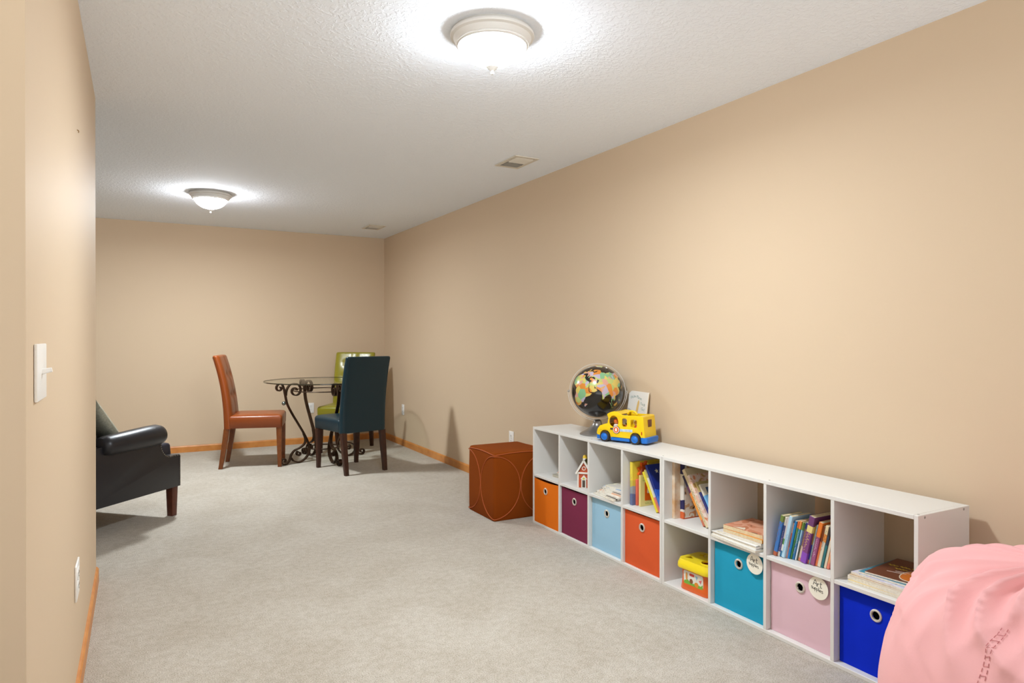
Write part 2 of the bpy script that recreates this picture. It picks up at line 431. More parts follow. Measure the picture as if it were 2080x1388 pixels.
# fabric bins
ring_m = mat('grommet_steel', (222, 214, 202), rough=0.38, metal=0.6)
hole_m = mat('bin_shade', (22, 18, 16), rough=0.95)
def bin_(i, col, d0, label, w=0.282, h=0.276, sag=0.0):
    t = thing('storage_bin', label, 'storage bin', SP(cube_u(i) + OPW / 2, d0, T + 0.0005), SRZ, group='fabric storage bins in the lower cubes')
    m = mat('bin_fabric_' + '_'.join(map(str, col)), col, rough=0.92, spec=0.15, bump=(380, 0.12, 0.001))
    D = 0.255
    # front panel with a grommet hole, soft and slightly wavy, then the three other walls and the base
    front = MB()
    r0 = 0.0155; gz = h - 0.062
    nx, nz = 28, 26
    tb = bmesh.new(); grid = {}
    def wob(y, z):
        fy = 1 - (2 * y / w) ** 2; fz = max(0.0, 1 - ((z - h * .5) / (h * .55)) ** 2)
        return -0.004 * max(0, fy) * fz + 0.0016 * mnoise.noise(Vector((y * 14, z * 14, i * 3.7)))
    def topz(y):
        return h - sag * max(0, 1 - (2 * y / w) ** 2)
    for iy in range(nx + 1):
        for iz in range(nz + 1):
            y = -w / 2 + w * iy / nx; z = topz(y) * iz / nz
            dy, dz = y, z - gz; rr = math.hypot(dy, dz)
            if 1e-6 < rr < r0 * 1.0:
                pass
            grid[iy, iz] = tb.verts.new((wob(y, z), y, z))
    for iy in range(nx):
        for iz in range(nz):
            c = [grid[iy, iz], grid[iy + 1, iz], grid[iy + 1, iz + 1], grid[iy, iz + 1]]
            cy = sum(v.co.y for v in c) / 4; cz = sum(v.co.z for v in c) / 4
            if math.hypot(cy, cz - gz) < r0:
                continue
            tb.faces.new(c)
    front.add(tb)
    front.span((0.0, -w / 2, 0), (D, -w / 2 + 0.002, h - 0.004)); front.span((0.0, w / 2 - 0.002, 0), (D, w / 2, h - 0.004))
    front.span((D - 0.002, -w / 2, 0), (D, w / 2, h - 0.004)); front.span((0.001, -w / 2, 0), (D, w / 2, 0.002))
    front.obj('fabric_body', m, t, ang=50)
    MB().span((0.012, -w / 2 + 0.003, 0.004), (D - 0.004, w / 2 - 0.003, h - 0.075), 0.004).obj('hole_shade', hole_m, t)  # near-black block, paints the shade seen through the grommet hole
    g = MB().lathe([(0.0135, 0.0), (0.0145, 0.0035), (0.018, 0.005), (0.0215, 0.003), (0.022, -0.0005), (0.0135, -0.002), (0.0135, 0.0)], 32, caps=False,
                   M=frame((0, 1, 0), (0, 0, 1), (-1, 0, 0), (wob(0, gz) - 0.0005, 0, gz))).obj('grommet', ring_m, t)
    return t
BINS = [(0, (222, 112, 22), 0.003, 'orange fabric bin in the lower cube nearest the ottoman', 0.006),
        (1, (124, 48, 74), 0.014, 'plum purple fabric bin between the orange and light blue bins', 0.004),
        (2, (156, 196, 220), 0.022, 'pale sky blue fabric bin under the fanned magazines', 0.0),
        (3, (216, 92, 50), 0.016, 'coral red fabric bin beside the yellow lidded bucket', 0.002),
        (5, (40, 156, 190), 0.024, 'teal blue fabric bin with a round paper tag', 0.0),
        (6, (222, 186, 196), 0.026, 'pale pink fabric bin with a round paper tag', 0.001),
        (7, (12, 44, 200), 0.030, 'royal blue fabric bin partly behind the bean bag', 0.002)]
for i, c, d, lb, sg in BINS:
    bin_(i, c, d, lb, sag=sg)

# round paper tags with handwriting
STK = {'A': [[(0, 0), (.35, 1), (.7, -.02)], [(.12, .36), (.6, .38)]], 'r': [[(0, .55), (.03, 0)], [(.03, .32), (.2, .52), (.36, .5)]],
       't': [[(.18, .95), (.14, .1), (.28, 0), (.42, .08)], [(0, .62), (.42, .66)]], 's': [[(.36, .5), (.1, .52), (.06, .32), (.34, .22), (.32, .02), (0, .02)]],
       'u': [[(0, .5), (.02, .08), (.2, 0), (.36, .14), (.36, .5)], [(.36, .5), (.4, 0)]], 'p': [[(.04, .5), (0, -.42)], [(.04, .4), (.24, .52), (.38, .3), (.24, .04), (.03, .08)]],
       'l': [[(.08, 1), (.04, 0)]], 'i': [[(.05, .5), (.04, 0)], [(.05, .74), (.07, .8)]], 'e': [[(.02, .26), (.36, .3), (.26, .52), (.06, .42), (.04, .1), (.22, 0), (.38, .1)]]}
ADV = {'A': .8, 'r': .46, 't': .5, 's': .46, 'u': .5, 'p': .5, 'l': .2, 'i': .18, 'e': .5}
def handwriting(word, x, y, size, slope=0.0):
    out = []
    for ch in word:
        for ln in STK[ch]:
            pts = [(x + a * size, y + b * size + slope * (x + a * size)) for a, b in ln]
            sm = smooth_path([(p[0], p[1], 0) for p in pts], 3)
            out.append([(p.x, p.y) for p in sm])
        x += ADV[ch] * size
    return out
ink_m = mat('black_ink', (30, 28, 30), 0.6); tag_m = mat('tag_paper', (240, 234, 218), rough=0.7)
def paper_tag(u, z, d, tilt, label, w0):
    t = thing('paper_tag', label, 'tag', SP(u, d, z), rot=(R(tilt), 0, SRZ), group='round handwritten paper tags on bins')
    MB().lathe([(0.0415, 0), (0.042, 0.0008), (0.0415, 0.0016)], 48, M=FACE((0, 0, 0))).obj('disc', tag_m, t)
    m = MB(); m.strokes(handwriting('Art', -0.021, 0.006, 0.022, -0.08), 0.0018, 0.0008, M=FACE((-0.0018, 0, 0)))
    m.strokes(handwriting('supplies', -0.029, -0.0105, 0.0155, -0.12), 0.0012, 0.0008, M=FACE((-0.0018, 0, 0)))
    m.obj('handwriting', ink_m, t, smooth=False)
    return t
paper_tag(1.784, 0.2575, 0.0125, 0, 'round white tag reading Art supplies on the teal bin', 0)
paper_tag(2.081, 0.2545, 0.0145, 2, 'round white tag reading Art supplies on the pale pink bin', 1)

# ------------------------------------------------------------------ books
page_m = mat('page_paper', (226, 206, 168), rough=0.85, noise=(90, (196, 170, 126), 0.5))
pagew_m = mat('page_white', (232, 226, 212), rough=0.8, noise=(120, (200, 190, 170), 0.5))
def scribble(x0, y0, w, h, n, seed):
    """one loose run of pen-like waves per word: stands for printing too small to read"""
    rnd = random.Random(seed); out = []; x = x0; k = 0
    while k < n:
        m_ = min(n - k, rnd.randint(3, 6)); pts = []
        for q in range(m_):
            cw = w / n; hi = 0.62 + 0.38 * (rnd.random() > .7); lo = 0.0
            pts += [(x + cw * .05, y0 + h * (.25 + .1 * rnd.random())), (x + cw * .35, y0 + h * hi), (x + cw * .6, y0 + h * (lo + .1 * rnd.random()))]
            x += cw
        out.append([(p.x, p.y) for p in smooth_path([(a, b, 0) for a, b in pts[:-2] + [pts[-1]]], 3)])
        k += m_
    return out
def book_parts(t, th, h, dep, cover, pages=None, y0=0.0, board=0.002, hard=True, squig=None):
    """spine at x=0 looking along -x, thickness along y from y0 to y0+th, standing on z=0"""
    ins = 0.004 if hard else 0.0008; sp = min(0.0022, th * .2)
    c = MB()
    c.span((0, y0, 0), (sp, y0 + th, h), min(0.0015, th * .2), 1)
    bd = min(board, th * .22)
    c.span((sp * .6, y0, 0), (dep, y0 + bd, h)); c.span((sp * .6, y0 + th - bd, 0), (dep, y0 + th, h))
    c.obj('cover', cover, t)
    MB().span((sp, y0 + bd, ins), (dep - ins, y0 + th - bd, h - ins)).obj('pages', pages or page_m, t, smooth=False)
    if squig:
        col, z0, z1, frac, n, seed = squig
        m = MB(); hh = th * frac
        # lettering that runs down the spine
        M = frame((0, 0, -1), (0, -1, 0), (-1, 0, 0), (-0.0003, y0 + th / 2, z1))
        m.strokes(scribble(0, -hh / 2, z1 - z0, hh, n, seed), max(0.0006, hh * .085), 0.0006, M=M).obj('lettering', mat('ink_%d_%d_%d' % col, col, 0.5), t, smooth=False)
def upright(u, d, th, h, dep, cover, label, name='book', lean=0.0, twist=0.0, group=None, cat='book', **kw):
    """u is where the lower left/right corner touches the board; lean>0 tips the top to the right in the picture"""
    t = thing(name, label, cat, SP(u, d, SHZ + 0.0006), rot=(R(lean), 0, SRZ + R(twist)), group=group)
    book_parts(t, th, h, dep, cover, y0=(0.0 if lean > 0 else -th), **kw)
    return t

# --- cube with picture books (fourth cube from the ottoman)
g = 'picture books in the cube below the toy bus'
uA = cube_u(3)
upright(uA + 0.004, 0.046, 0.010, 0.205, 0.20, band_mat('cv_rust', [(0, (60, 40, 30)), (0.06, (176, 92, 44)), (0.75, (196, 170, 60)), (1.0, (120, 116, 40))], length=0.2, wob=.05), 'slim rust brown book standing against the cube wall below the bus', group=g)
yb = upright(uA + 0.0145, 0.037, 0.020, 0.222, 0.185, band_mat('cv_yellowblue', [(0, (96, 110, 150)), (0.25, (150, 160, 170)), (0.42, (214, 196, 80)), (0.55, (236, 212, 70))], length=0.222, wob=.10, scale=12), 'tall yellow book fading to blue at its foot, left of the salmon board book', group=g, squig=((150, 140, 110), 0.05, 0.16, .4, 14, 3), pages=pagew_m)
sal = thing('board_book', 'salmon board book shaped like a flower with orange round top', 'book', SP(uA + 0.037, 0.055, SHZ + 0.0006), SRZ, group=g)
sal_m = mat('cv_salmon', (226, 110, 84), 0.4); org_m = mat('cv_orange', (224, 96, 30), 0.4)
MB().span((0, -0.016, 0), (0.13, 0, 0.135), 0.003).obj('cover', [sal_m], sal)
petals = [(0.055 + (0.040 + 0.007 * math.cos(9 * a)) * math.cos(a), 0.175 + (0.044 + 0.007 * math.cos(9 * a)) * math.sin(a)) for a in [2 * PI * k / 90 for k in range(90)]]
MB().plate([petals], 0.014, M=frame((1, 0, 0), (0, 0, 1), (0, -1, 0), (0, -0.008, 0))).obj('flower_top', org_m, sal)
MB().plate([circle(0.045, 0.172, 0.024)], 0.002, M=frame((1, 0, 0), (0, 0, 1), (0, -1, 0), (0, -0.0157, 0))).obj('flower_face', mat('cv_pinkish', (226, 140, 120), .4), sal)
MB().plate([circle(0.045, 0.172, 0.011)], 0.0012, M=frame((1, 0, 0), (0, 0, 1), (0, -1, 0), (0, -0.0172, 0))).obj('flower_eye', mat('cv_greyish', (150, 130, 124), .4), sal)
dk = upright(uA + 0.0545, 0.085, 0.008, 0.205, 0.17, mat('cv_brick', (170, 66, 22), .4), 'brick red book standing behind the pale yellow board book', group=g)
py = upright(uA + 0.0640, 0.056, 0.013, 0.160, 0.16, mat('cv_paleyellow', (232, 214, 140), .4), 'pale yellow book with an orange square on its cover', group=g, pages=pagew_m)
SF = lambda y, x, z: frame((1, 0, 0), (0, 0, 1), (0, -1, 0), (x, y, z))    # drawing plane on a cover that faces right
MB().plate([rr2(0.078, 0.075, 0.098, 0.094, 0.002)], 0.0008, M=SF(-0.0134, 0, 0)).obj('orange_panel', mat('cv_panel', (222, 96, 20), .4), py)
MB().plate([rr2(0.062, 0.078, 0.034, 0.026, 0.001)], 0.0008, M=SF(-0.0142, 0, 0) ).obj('white_label', mat('cv_lab', (214, 206, 188), .5), py)
MB().text('DO', 0.03, 0.0008, M=SF(-0.0134, 0.036, 0.139)).obj('title', mat('cv_titlegreen', (186, 196, 100), .5), py)
m = MB(); m.strokes(scribble(0.03, 0.010, 0.07, 0.012, 8, 8), 0.0016, 0.0008, M=SF(-0.0134, 0, 0)); m.obj('lettering', mat('cv_grn', (170, 176, 96), .5), py, smooth=False)
ln = -31
upright(uA + 0.1990, 0.105, 0.010, 0.255, 0.17, mat('cv_olivegold', (186, 160, 36), .45), 'tall mustard book leaning highest behind the starry blue one', lean=ln, group=g)
upright(uA + 0.2110, 0.046, 0.011, 0.212, 0.18, mat('cv_lemon', (226, 206, 50), .4), 'thin lemon yellow book leaning over the orange square cover', lean=ln, group=g, pages=pagew_m)
upright(uA + 0.2245, 0.052, 0.008, 0.226, 0.18, band_mat('cv_multi', [(0, (216, 120, 110)), (.35, (222, 214, 196)), (.8, (190, 176, 110))], length=.23, wob=.1), 'thin cream and salmon book leaning beside the lemon yellow one', lean=ln, group=g, pages=pagew_m)
bl = upright(uA + 0.2345, 0.060, 0.016, 0.250, 0.185, band_mat('cv_blue', [(0, (60, 110, 190)), (.35, (40, 90, 190)), (.5, (20, 40, 120))], length=.238, wob=.12), 'dark blue book with white stars on its leaning cover', lean=ln, group=g, pages=pagew_m)
m = MB()
def star(cx, cy, r):
    return [(cx + (r if k % 2 == 0 else r * .42) * math.cos(PI / 2 + k * PI / 5), cy + (r if k % 2 == 0 else r * .42) * math.sin(PI / 2 + k * PI / 5)) for k in range(10)]
for cx, cy, r in ((0.05, 0.212, 0.013), (0.12, 0.215, 0.012), (0.07, 0.15, 0.014), (0.14, 0.14, 0.012)):
    m.plate([star(cx, cy, r)], 0.0008, M=SF(-0.0165, 0, 0))
m.obj('stars', mat('cv_starcream', (222, 214, 180), .5), bl)
MB().plate([rr2(0.105, 0.175, 0.06, 0.03, 0.006)], 0.0008, M=SF(-0.0165, 0, 0)).obj('red_banner', mat('cv_banner', (150, 74, 66), .5), bl)

# --- cube at the left of the second shelf
g = 'picture books leaning in the cube above the yellow bucket'
uB = cube_u(4)
upright(uB + 0.001, 0.050, 0.018, 0.274, 0.22, mat('cv_cream_tall', (222, 206, 184), .45, noise=(18, (206, 150, 90), .8)), 'tall cream book flat against the cube wall above the bucket', group=g)
tb_ = upright(uB + 0.020, 0.084, 0.024, 0.268, 0.20, band_mat('cv_navywhite', [(0, (214, 100, 50)), (.12, (220, 214, 204)), (.16, (40, 40, 90)), (.32, (222, 216, 206)), (.6, (216, 206, 186)), (.8, (30, 30, 76))], length=.268, wob=.05, scale=14), 'thick navy and white book standing upright behind the leaning books', group=g, pages=pagew_m)
MB().plate([rr2(0.10, 0.13, 0.185, 0.25, 0.002)], 0.0008, M=SF(-0.0246, 0, 0)).obj('picture', blotch_mat('cv_figures', [(60, 44, 38), (200, 160, 120), (226, 216, 200), (232, 222, 206), (214, 150, 100)], 22), tb_)
ln = -34
upright(uB + 0.186, 0.072, 0.013, 0.250, 0.19, band_mat('cv_orangenight', [(0, (196, 110, 80)), (.1, (230, 150, 60)), (.45, (226, 134, 50)), (.62, (96, 50, 80)), (.75, (34, 28, 60))], length=.262, wob=.08), 'slim orange book darkening to navy at the top, lowest of the leaning ones', lean=ln, group=g)
upright(uB + 0.2035, 0.078, 0.005, 0.275, 0.20, mat('cv_greyspine', (96, 92, 90), .5), 'very thin grey book leaning beside the orange one', lean=ln, group=g, pages=pagew_m)
cb = upright(uB + 0.211, 0.066, 0.020, 0.286, 0.20, mat('cv_calico', (222, 206, 170), .5, noise=(30, (200, 176, 130), .5)), 'wide cream book with scribbled spine leaning above the bucket', lean=ln, group=g, pages=pagew_m, squig=((90, 78, 60), 0.02, 0.19, .55, 11, 21))
upright(uB + 0.237, 0.060, 0.017, 0.262, 0.19, blotch_mat('cv_pastel', [(214, 130, 90), (226, 196, 176), (228, 208, 196), (222, 180, 160), (190, 150, 90)], 26), 'pastel spotted book leaning between the cream and blue ones', lean=ln, group=g, pages=pagew_m)
upright(uB + 0.259, 0.072, 0.010, 0.232, 0.18, band_mat('cv_navypink', [(0, (222, 150, 140)), (.35, (50, 50, 120)), (.6, (40, 44, 110)), (.8, (190, 170, 110))], length=.23, wob=.08), 'narrow navy and pink book leaning near the cube divider', lean=ln, group=g, pages=pagew_m)
yb2 = upright(uB + 0.2725, 0.078, 0.011, 0.222, 0.18, band_mat('cv_skygold', [(0, (110, 170, 220)), (.4, (120, 180, 226)), (.75, (230, 220, 200))], length=.222, wob=.06), 'sky blue book with a yellow shape on its leaning cover', lean=ln, group=g, pages=pagew_m)
MB().plate([[(0.03, 0.07), (0.17, 0.07), (0.17, 0.165), (0.06, 0.172), (0.05, 0.15), (0.035, 0.15)]], 0.0008, M=SF(-0.0115, 0, 0)).obj('yellow_shape', mat('cv_gold', (214, 164, 30), .45), yb2)
MB().plate([rr2(0.10, 0.19, 0.15, 0.03, 0.003)], 0.0008, M=SF(-0.0115, 0, 0)).obj('blue_band', mat('cv_slate', (74, 96, 130), .45), yb2)

# --- paperbacks leaning to the right in the cube above the pale pink bin
g = 'paperbacks in the cube above the pale pink bin'
uC = cube_u(6)
PB = [  # thickness, height, depth offset, cover, label, squiggle
    (0.019, 0.172, 0.026, band_mat('pb1', [(0, (176, 92, 60)), (.1, (64, 120, 190)), (.85, (110, 130, 60))], length=.172, wob=.04), 'blue paperback with a brown animal on the spine, leftmost of the paperbacks', ((150, 92, 44), .05, .15, .7, 4, 5)),
    (0.012, 0.168, 0.034, band_mat('pb2', [(0, (222, 214, 206)), (.12, (92, 84, 140)), (.5, (70, 80, 130)), (.8, (220, 214, 204))], length=.168, wob=.06), 'dusty violet paperback second from the cube wall', ((220, 214, 230), .02, .11, .5, 9, 6)),
    (0.011, 0.170, 0.036, band_mat('pb3', [(0, (46, 110, 150)), (.15, (222, 218, 210)), (.3, (90, 140, 80)), (.45, (200, 194, 196))], length=.17, wob=.05), 'grey white paperback with green patch beside the light blue one', None),
    (0.018, 0.176, 0.034, mat('pb4', (176, 210, 228), .45), 'light blue paperback with pale lettering, widest of the blue spines', ((120, 160, 200), .015, .10, .5, 8, 7)),
    (0.008, 0.150, 0.046, band_mat('pb5', [(0, (236, 160, 140)), (.3, (222, 110, 80)), (.7, (236, 190, 170))], length=.15, wob=.05), 'thin salmon paperback right of the light blue one', None),
    (0.013, 0.160, 0.044, mat('pb6', (30, 120, 180), .4), 'bright blue paperback with an orange top band', None),
    (0.009, 0.160, 0.048, band_mat('pb7', [(0, (60, 120, 60)), (.5, (96, 140, 70)), (.85, (214, 110, 50))], length=.16, wob=.05), 'thin green paperback right of the bright blue one', None),
    (0.012, 0.163, 0.050, band_mat('pb8', [(0, (40, 110, 160)), (.4, (60, 130, 150)), (.8, (226, 140, 70))], length=.163, wob=.06), 'teal paperback with white lettering and orange tip', ((226, 226, 216), .02, .12, .5, 9, 9)),
    (0.009, 0.160, 0.054, band_mat('pb9', [(0, (216, 226, 232)), (.5, (150, 196, 220)), (.8, (120, 150, 70))], length=.16, wob=.05), 'thin icy white and blue paperback left of the grey green one', None),
    (0.008, 0.158, 0.056, band_mat('pb10', [(0, (70, 76, 60)), (.4, (80, 96, 140)), (.8, (60, 100, 50))], length=.158, wob=.05), 'thin grey green paperback left of the brown one', None),
    (0.018, 0.160, 0.056, band_mat('pb11', [(0, (216, 130, 100)), (.08, (206, 180, 160)), (.38, (122, 84, 76)), (.85, (34, 40, 110))], length=.16, wob=.03), 'brown paperback left of the wide purple spine', ((196, 170, 140), .05, .13, .4, 7, 10)),
    (0.031, 0.192, 0.048, band_mat('pb12', [(0, (132, 70, 176)), (.22, (120, 62, 120)), (.66, (226, 206, 130)), (.80, (110, 60, 110))], length=.192, wob=.01), 'wide purple paperback with yellow lettering, tallest in the row', ((226, 196, 120), .045, .125, .55, 7, 11)),
    (0.008, 0.158, 0.060, band_mat('pb13', [(0, (226, 130, 90)), (.1, (44, 60, 160)), (.5, (170, 140, 60))], length=.158, wob=.05), 'thin blue and mustard paperback right of the wide purple one', None),
    (0.009, 0.164, 0.058, mat('pb14', (150, 160, 160), .45, noise=(40, (90, 100, 110), .7)), 'thin mottled grey paperback left of the orange topped one', None),
    (0.021, 0.176, 0.058, band_mat('pb15', [(0, (150, 76, 120)), (.6, (136, 70, 110)), (.66, (226, 120, 40))], length=.176, wob=.02), 'mauve paperback with an orange top third', ((232, 220, 230), .03, .11, .4, 9, 12)),
    (0.012, 0.164, 0.064, band_mat('pb16', [(0, (224, 120, 70)), (.4, (216, 116, 60)), (.6, (120, 60, 30))], length=.164, wob=.05), 'rust orange paperback right of the mauve one', None),
    (0.017, 0.168, 0.064, band_mat('pb17', [(0, (216, 200, 176)), (.45, (206, 196, 180)), (.6, (226, 140, 60)), (.8, (220, 200, 160))], length=.168, wob=.04), 'cream and orange paperback left of the dark teal one', ((60, 56, 56), .06, .15, .6, 6, 13)),
    (0.012, 0.166, 0.066, band_mat('pb18', [(0, (40, 110, 116)), (.55, (40, 60, 80)), (.8, (50, 44, 44))], length=.166, wob=.05), 'dark teal paperback near the right end of the row', None),
    (0.014, 0.160, 0.070, band_mat('pb19', [(0, (226, 206, 180)), (.7, (226, 140, 70))], length=.16, wob=.06), 'cream paperback with orange tip second from the right end', None),
    (0.012, 0.156, 0.072, band_mat('pb20', [(0, (230, 130, 110)), (.15, (224, 150, 100)), (.6, (230, 190, 140))], length=.156, wob=.06), 'peach orange paperback, rightmost of the row', None)]
lean = 13.0
tot = sum(p[0] for p in PB)
u = uC + 0.006
scl = (OPW - 0.006 - 0.190 * math.sin(R(lean)) * 0.0 - 0.002) / (tot / math.cos(R(lean)))
uu = uC + 0.010
avail = OPW - 0.012 - 0.160 * math.tan(R(lean)) * 0.9
k_ = 0.9 * min(1.0, (avail) / (tot / math.cos(R(lean))))
for idx, (th, h, d, cv, lb, sq) in enumerate(PB):
    th *= k_
    uu += th / math.cos(R(lean))
    upright(uu, d, th - 0.0004, h, 0.112 if idx != 11 else 0.135, cv, lb, lean=lean, group=g, hard=False, board=0.0008, squig=sq)

# --- flat stacks
def flat(name, loc, rz, w, dep, th, cover, label, pages=None, group=None, hard=True, cat='book', spine=True):
    """lying book or magazine: w along the shelf, dep into it"""
    t = thing(name, label, cat, loc, rot=(0, 0, rz), group=group)
    bd = min(0.0022, th * .2) if hard else min(0.0007, th * .15); ins = 0.003 if hard else 0.0
    c = MB(); c.box((0, 0, th - bd / 2), (dep, w, bd)); c.box((0, 0, bd / 2), (dep, w, bd))
    if spine:
        c.box((0, -w / 2 + bd / 2, th / 2), (dep, bd, th))
    c.obj('cover', cover, t, smooth=False)
    MB().span((-dep / 2 + ins, -w / 2 + bd, bd), (dep / 2 - ins, w / 2 - ins, th - bd)).obj('pages', pages or pagew_m, t, smooth=False)
    return t
rnd = random.Random(4)
# cards / small boxes in the first cube
g = 'little boxes in the cube above the orange bin'
u0, d0 = cube_u(0) + 0.205, 0.105
z = SHZ + 0.0006
for k, (w, dp, th, c, lb) in enumerate([(0.15, 0.085, 0.016, (196, 188, 170), 'pale grey card box at the bottom of the small stack above the orange bin'),
                                 (0.11, 0.075, 0.014, (206, 200, 186), 'cream card box in the middle of the small stack above the orange bin'),
                                 (0.105, 0.07, 0.006, (190, 110, 90), 'thin red topped box on the small stack above the orange bin')]):
    t = thing('card_box', lb, 'box', SP(u0 + 0.012 * k, d0, z), SRZ + R((4, -3, 6)[k]), group=g)
    MB().span((-dp / 2, -w / 2, 0), (dp / 2, w / 2, th * .72), 0.0012).obj('tray', mat('card_%d' % k, c, .6, noise=(60, (150, 140, 120), .5)), t)
    MB().span((-dp / 2 - .0008, -w / 2 - .0008, th * .72), (dp / 2 + .0008, w / 2 + .0008, th), 0.0006, 1).obj('lid', mat('cardlid_%d' % k, ((170, 164, 150), (222, 216, 204), (196, 104, 84))[k], .6), t)
    z += th + 0.0004
# fanned magazines in the third cube
g = 'fanned magazines in the cube above the sky blue bin'
MAG = [((216, 206, 190), 'cream magazine at the very bottom of the fanned pile'), ((84, 76, 70), 'dark backed magazine just above the bottom of the fanned pile'), ((226, 220, 210), 'white magazine under the orange striped one in the fanned pile'),
       ((222, 150, 110), 'orange striped magazine in the middle of the fanned pile'), ((96, 84, 80), 'brown black magazine above the orange striped one in the fanned pile'), ((222, 216, 212), 'pale grey magazine third from the top of the fanned pile'),
       ((120, 150, 190), 'blue edged magazine second from the top of the fanned pile'), ((222, 218, 196), 'cream and green magazine on top of the fanned pile')]
z = SHZ + 0.0006
for k, (c, lb) in enumerate(MAG):
    th = 0.0062
    flat('magazine', SP(cube_u(2) + 0.142 + 0.003 * k + rnd.uniform(-.005, .005), 0.122 + 0.010 * k, z), SRZ + R(rnd.uniform(-3, 3) + 1.0 * k - 3), 0.205, 0.235, th, blotch_mat('mag_%d' % k, [c, tuple(min(255, int(x * 1.1)) for x in c), (228, 222, 212), c], 16), lb, group=g, hard=False, cat='magazine')
    z += th + 0.0003
# stack in the cube above the teal bin
g = 'books stacked flat in the cube above the teal bin'
wm = mat('stk_white', (228, 224, 216), .5); z = SHZ + 0.0006
STK2 = [(0.262, 0.27, 0.010, mat('stk_w1', (226, 224, 218), .5), 'thin white magazine at the bottom of the stack above the teal bin', -4, 0.146, 0.125, False),
        (0.255, 0.265, 0.014, mat('stk_w2', (232, 228, 222), .5), 'thick white picture book second from the bottom above the teal bin', -2, 0.140, 0.128, True),
        (0.235, 0.26, 0.010, mat('stk_grey', (210, 206, 200), .5), 'pale grey book under the orange paperback above the teal bin', 2, 0.150, 0.135, False),
        (0.205, 0.20, 0.014, mat('stk_or', (222, 150, 60), .5), 'orange paperback under the pinkish brown one above the teal bin', 1, 0.168, 0.112, False),
        (0.200, 0.19, 0.016, blotch_mat('stk_pink', [(130, 80, 56), (206, 130, 96), (222, 160, 130), (196, 120, 84), (226, 214, 190)], 10), 'pinkish brown picture paperback on the stack above the teal bin', 4, 0.160, 0.112, False)]
for k, (w, dp, th, cv, lb, a, du, dd, hd) in enumerate(STK2):
    flat('book', SP(cube_u(5) + du, dd, z), SRZ + R(a), w, dp, th, cv, lb, pages=page_m if k >= 3 else pagew_m, group=g, hard=hd, spine=(k != 0))
    z += th + 0.0003
flat('book', SP(cube_u(5) + 0.215, 0.235, z), SRZ + R(12), 0.13, 0.10, 0.012, blotch_mat('stk_flame', [(150, 70, 30), (222, 120, 50), (232, 190, 130), (196, 90, 40)], 30), 'orange patterned small book at the back on top of the stack above the teal bin', group=g, hard=False)
# stack in the last cube
g = 'books stacked flat in the cube beside the bean bag'
z = SHZ + 0.0006
STK3 = [(0.235, 0.25, 0.009, mat('s3_y', (232, 208, 140), .5), 'cream and yellow book at the bottom of the stack beside the bean bag', 2, 0.155, 0.150, False),
        (0.235, 0.25, 0.014, mat('s3_w', (234, 230, 220), .5), 'thick white book second from the bottom beside the bean bag', 0, 0.155, 0.152, False),
        (0.230, 0.245, 0.005, mat('s3_tan', (206, 170, 120), .5), 'thin tan book under the lavender magazine beside the bean bag', 1, 0.158, 0.150, False),
        (0.225, 0.245, 0.008, blotch_mat('s3_lav', [(150, 140, 200), (226, 220, 226), (206, 200, 222), (220, 180, 190)], 18), 'lavender and white magazine under the teal notebook beside the bean bag', -1, 0.162, 0.152, False),
        (0.205, 0.235, 0.008, mat('s3_teal', (70, 146, 170), .45), 'teal notebook with white page edges under the guitar book', 4, 0.168, 0.160, False)]
for k, (w, dp, th, cv, lb, a, du, dd, hd) in enumerate(STK3):
    flat('book', SP(cube_u(7) + du, dd, z), SRZ + R(a), w, dp, th, cv, lb, group=g, hard=hd, spine=False)
    z += th + 0.0004
gb = flat('songbook', SP(cube_u(7) + 0.174, 0.165, z), SRZ + R(7), 0.185, 0.235, 0.006, mat('s3_brown', (112, 62, 40), .35), 'brown songbook with an orange guitar and yellow lettering on top of the stack', group=g, hard=False)
# guitar drawing on the songbook: seen from the room, x runs right (-Y) and y runs away (+X)
GM = frame((0, -1, 0), (1, 0, 0), (0, 0, 1), (0, 0, 0.0064))
gu = []
for k in range(60):
    a = 2 * PI * k / 60; rr = 0.042 + 0.010 * math.cos(2 * a) - 0.004 * math.sin(a)
    gu.append((0.050 + rr * math.cos(a) * 1.0, -0.035 + rr * math.sin(a) * 1.9))
gu = [(min(x, 0.0915), max(-0.116, min(0.115, y))) for x, y in gu]
MB().plate([gu], 0.0008, M=GM).obj('guitar_picture', mat('guitar_orange', (216, 116, 40), .35), gb)
m = MB(); m.strokes([gu[5:56]], 0.003, 0.0012, M=GM); m.obj('guitar_outline', mat('guitar_cream', (236, 222, 200), .4), gb, smooth=False)
m = MB(); m.strokes(scribble(-0.075, 0.030, 0.115, 0.018, 9, 31), 0.004, 0.001, M=GM @ Matrix.Rotation(R(8), 4, 'Z')); m.strokes(scribble(-0.045, 0.002, 0.045, 0.014, 4, 33), 0.0035, 0.001, M=GM @ Matrix.Rotation(R(8), 4, 'Z'))
m.obj('lettering', mat('guitar_yellow', (216, 190, 70), .4), gb, smooth=False)
m = MB(); m.strokes([[(-0.03, -0.03), (0.02, -0.02)], [(-0.05, -0.05), (0.01, -0.038)]], 0.003, 0.001, M=GM); m.obj('caption_bars', mat('guitar_pale', (216, 200, 190), .4), gb, smooth=False)

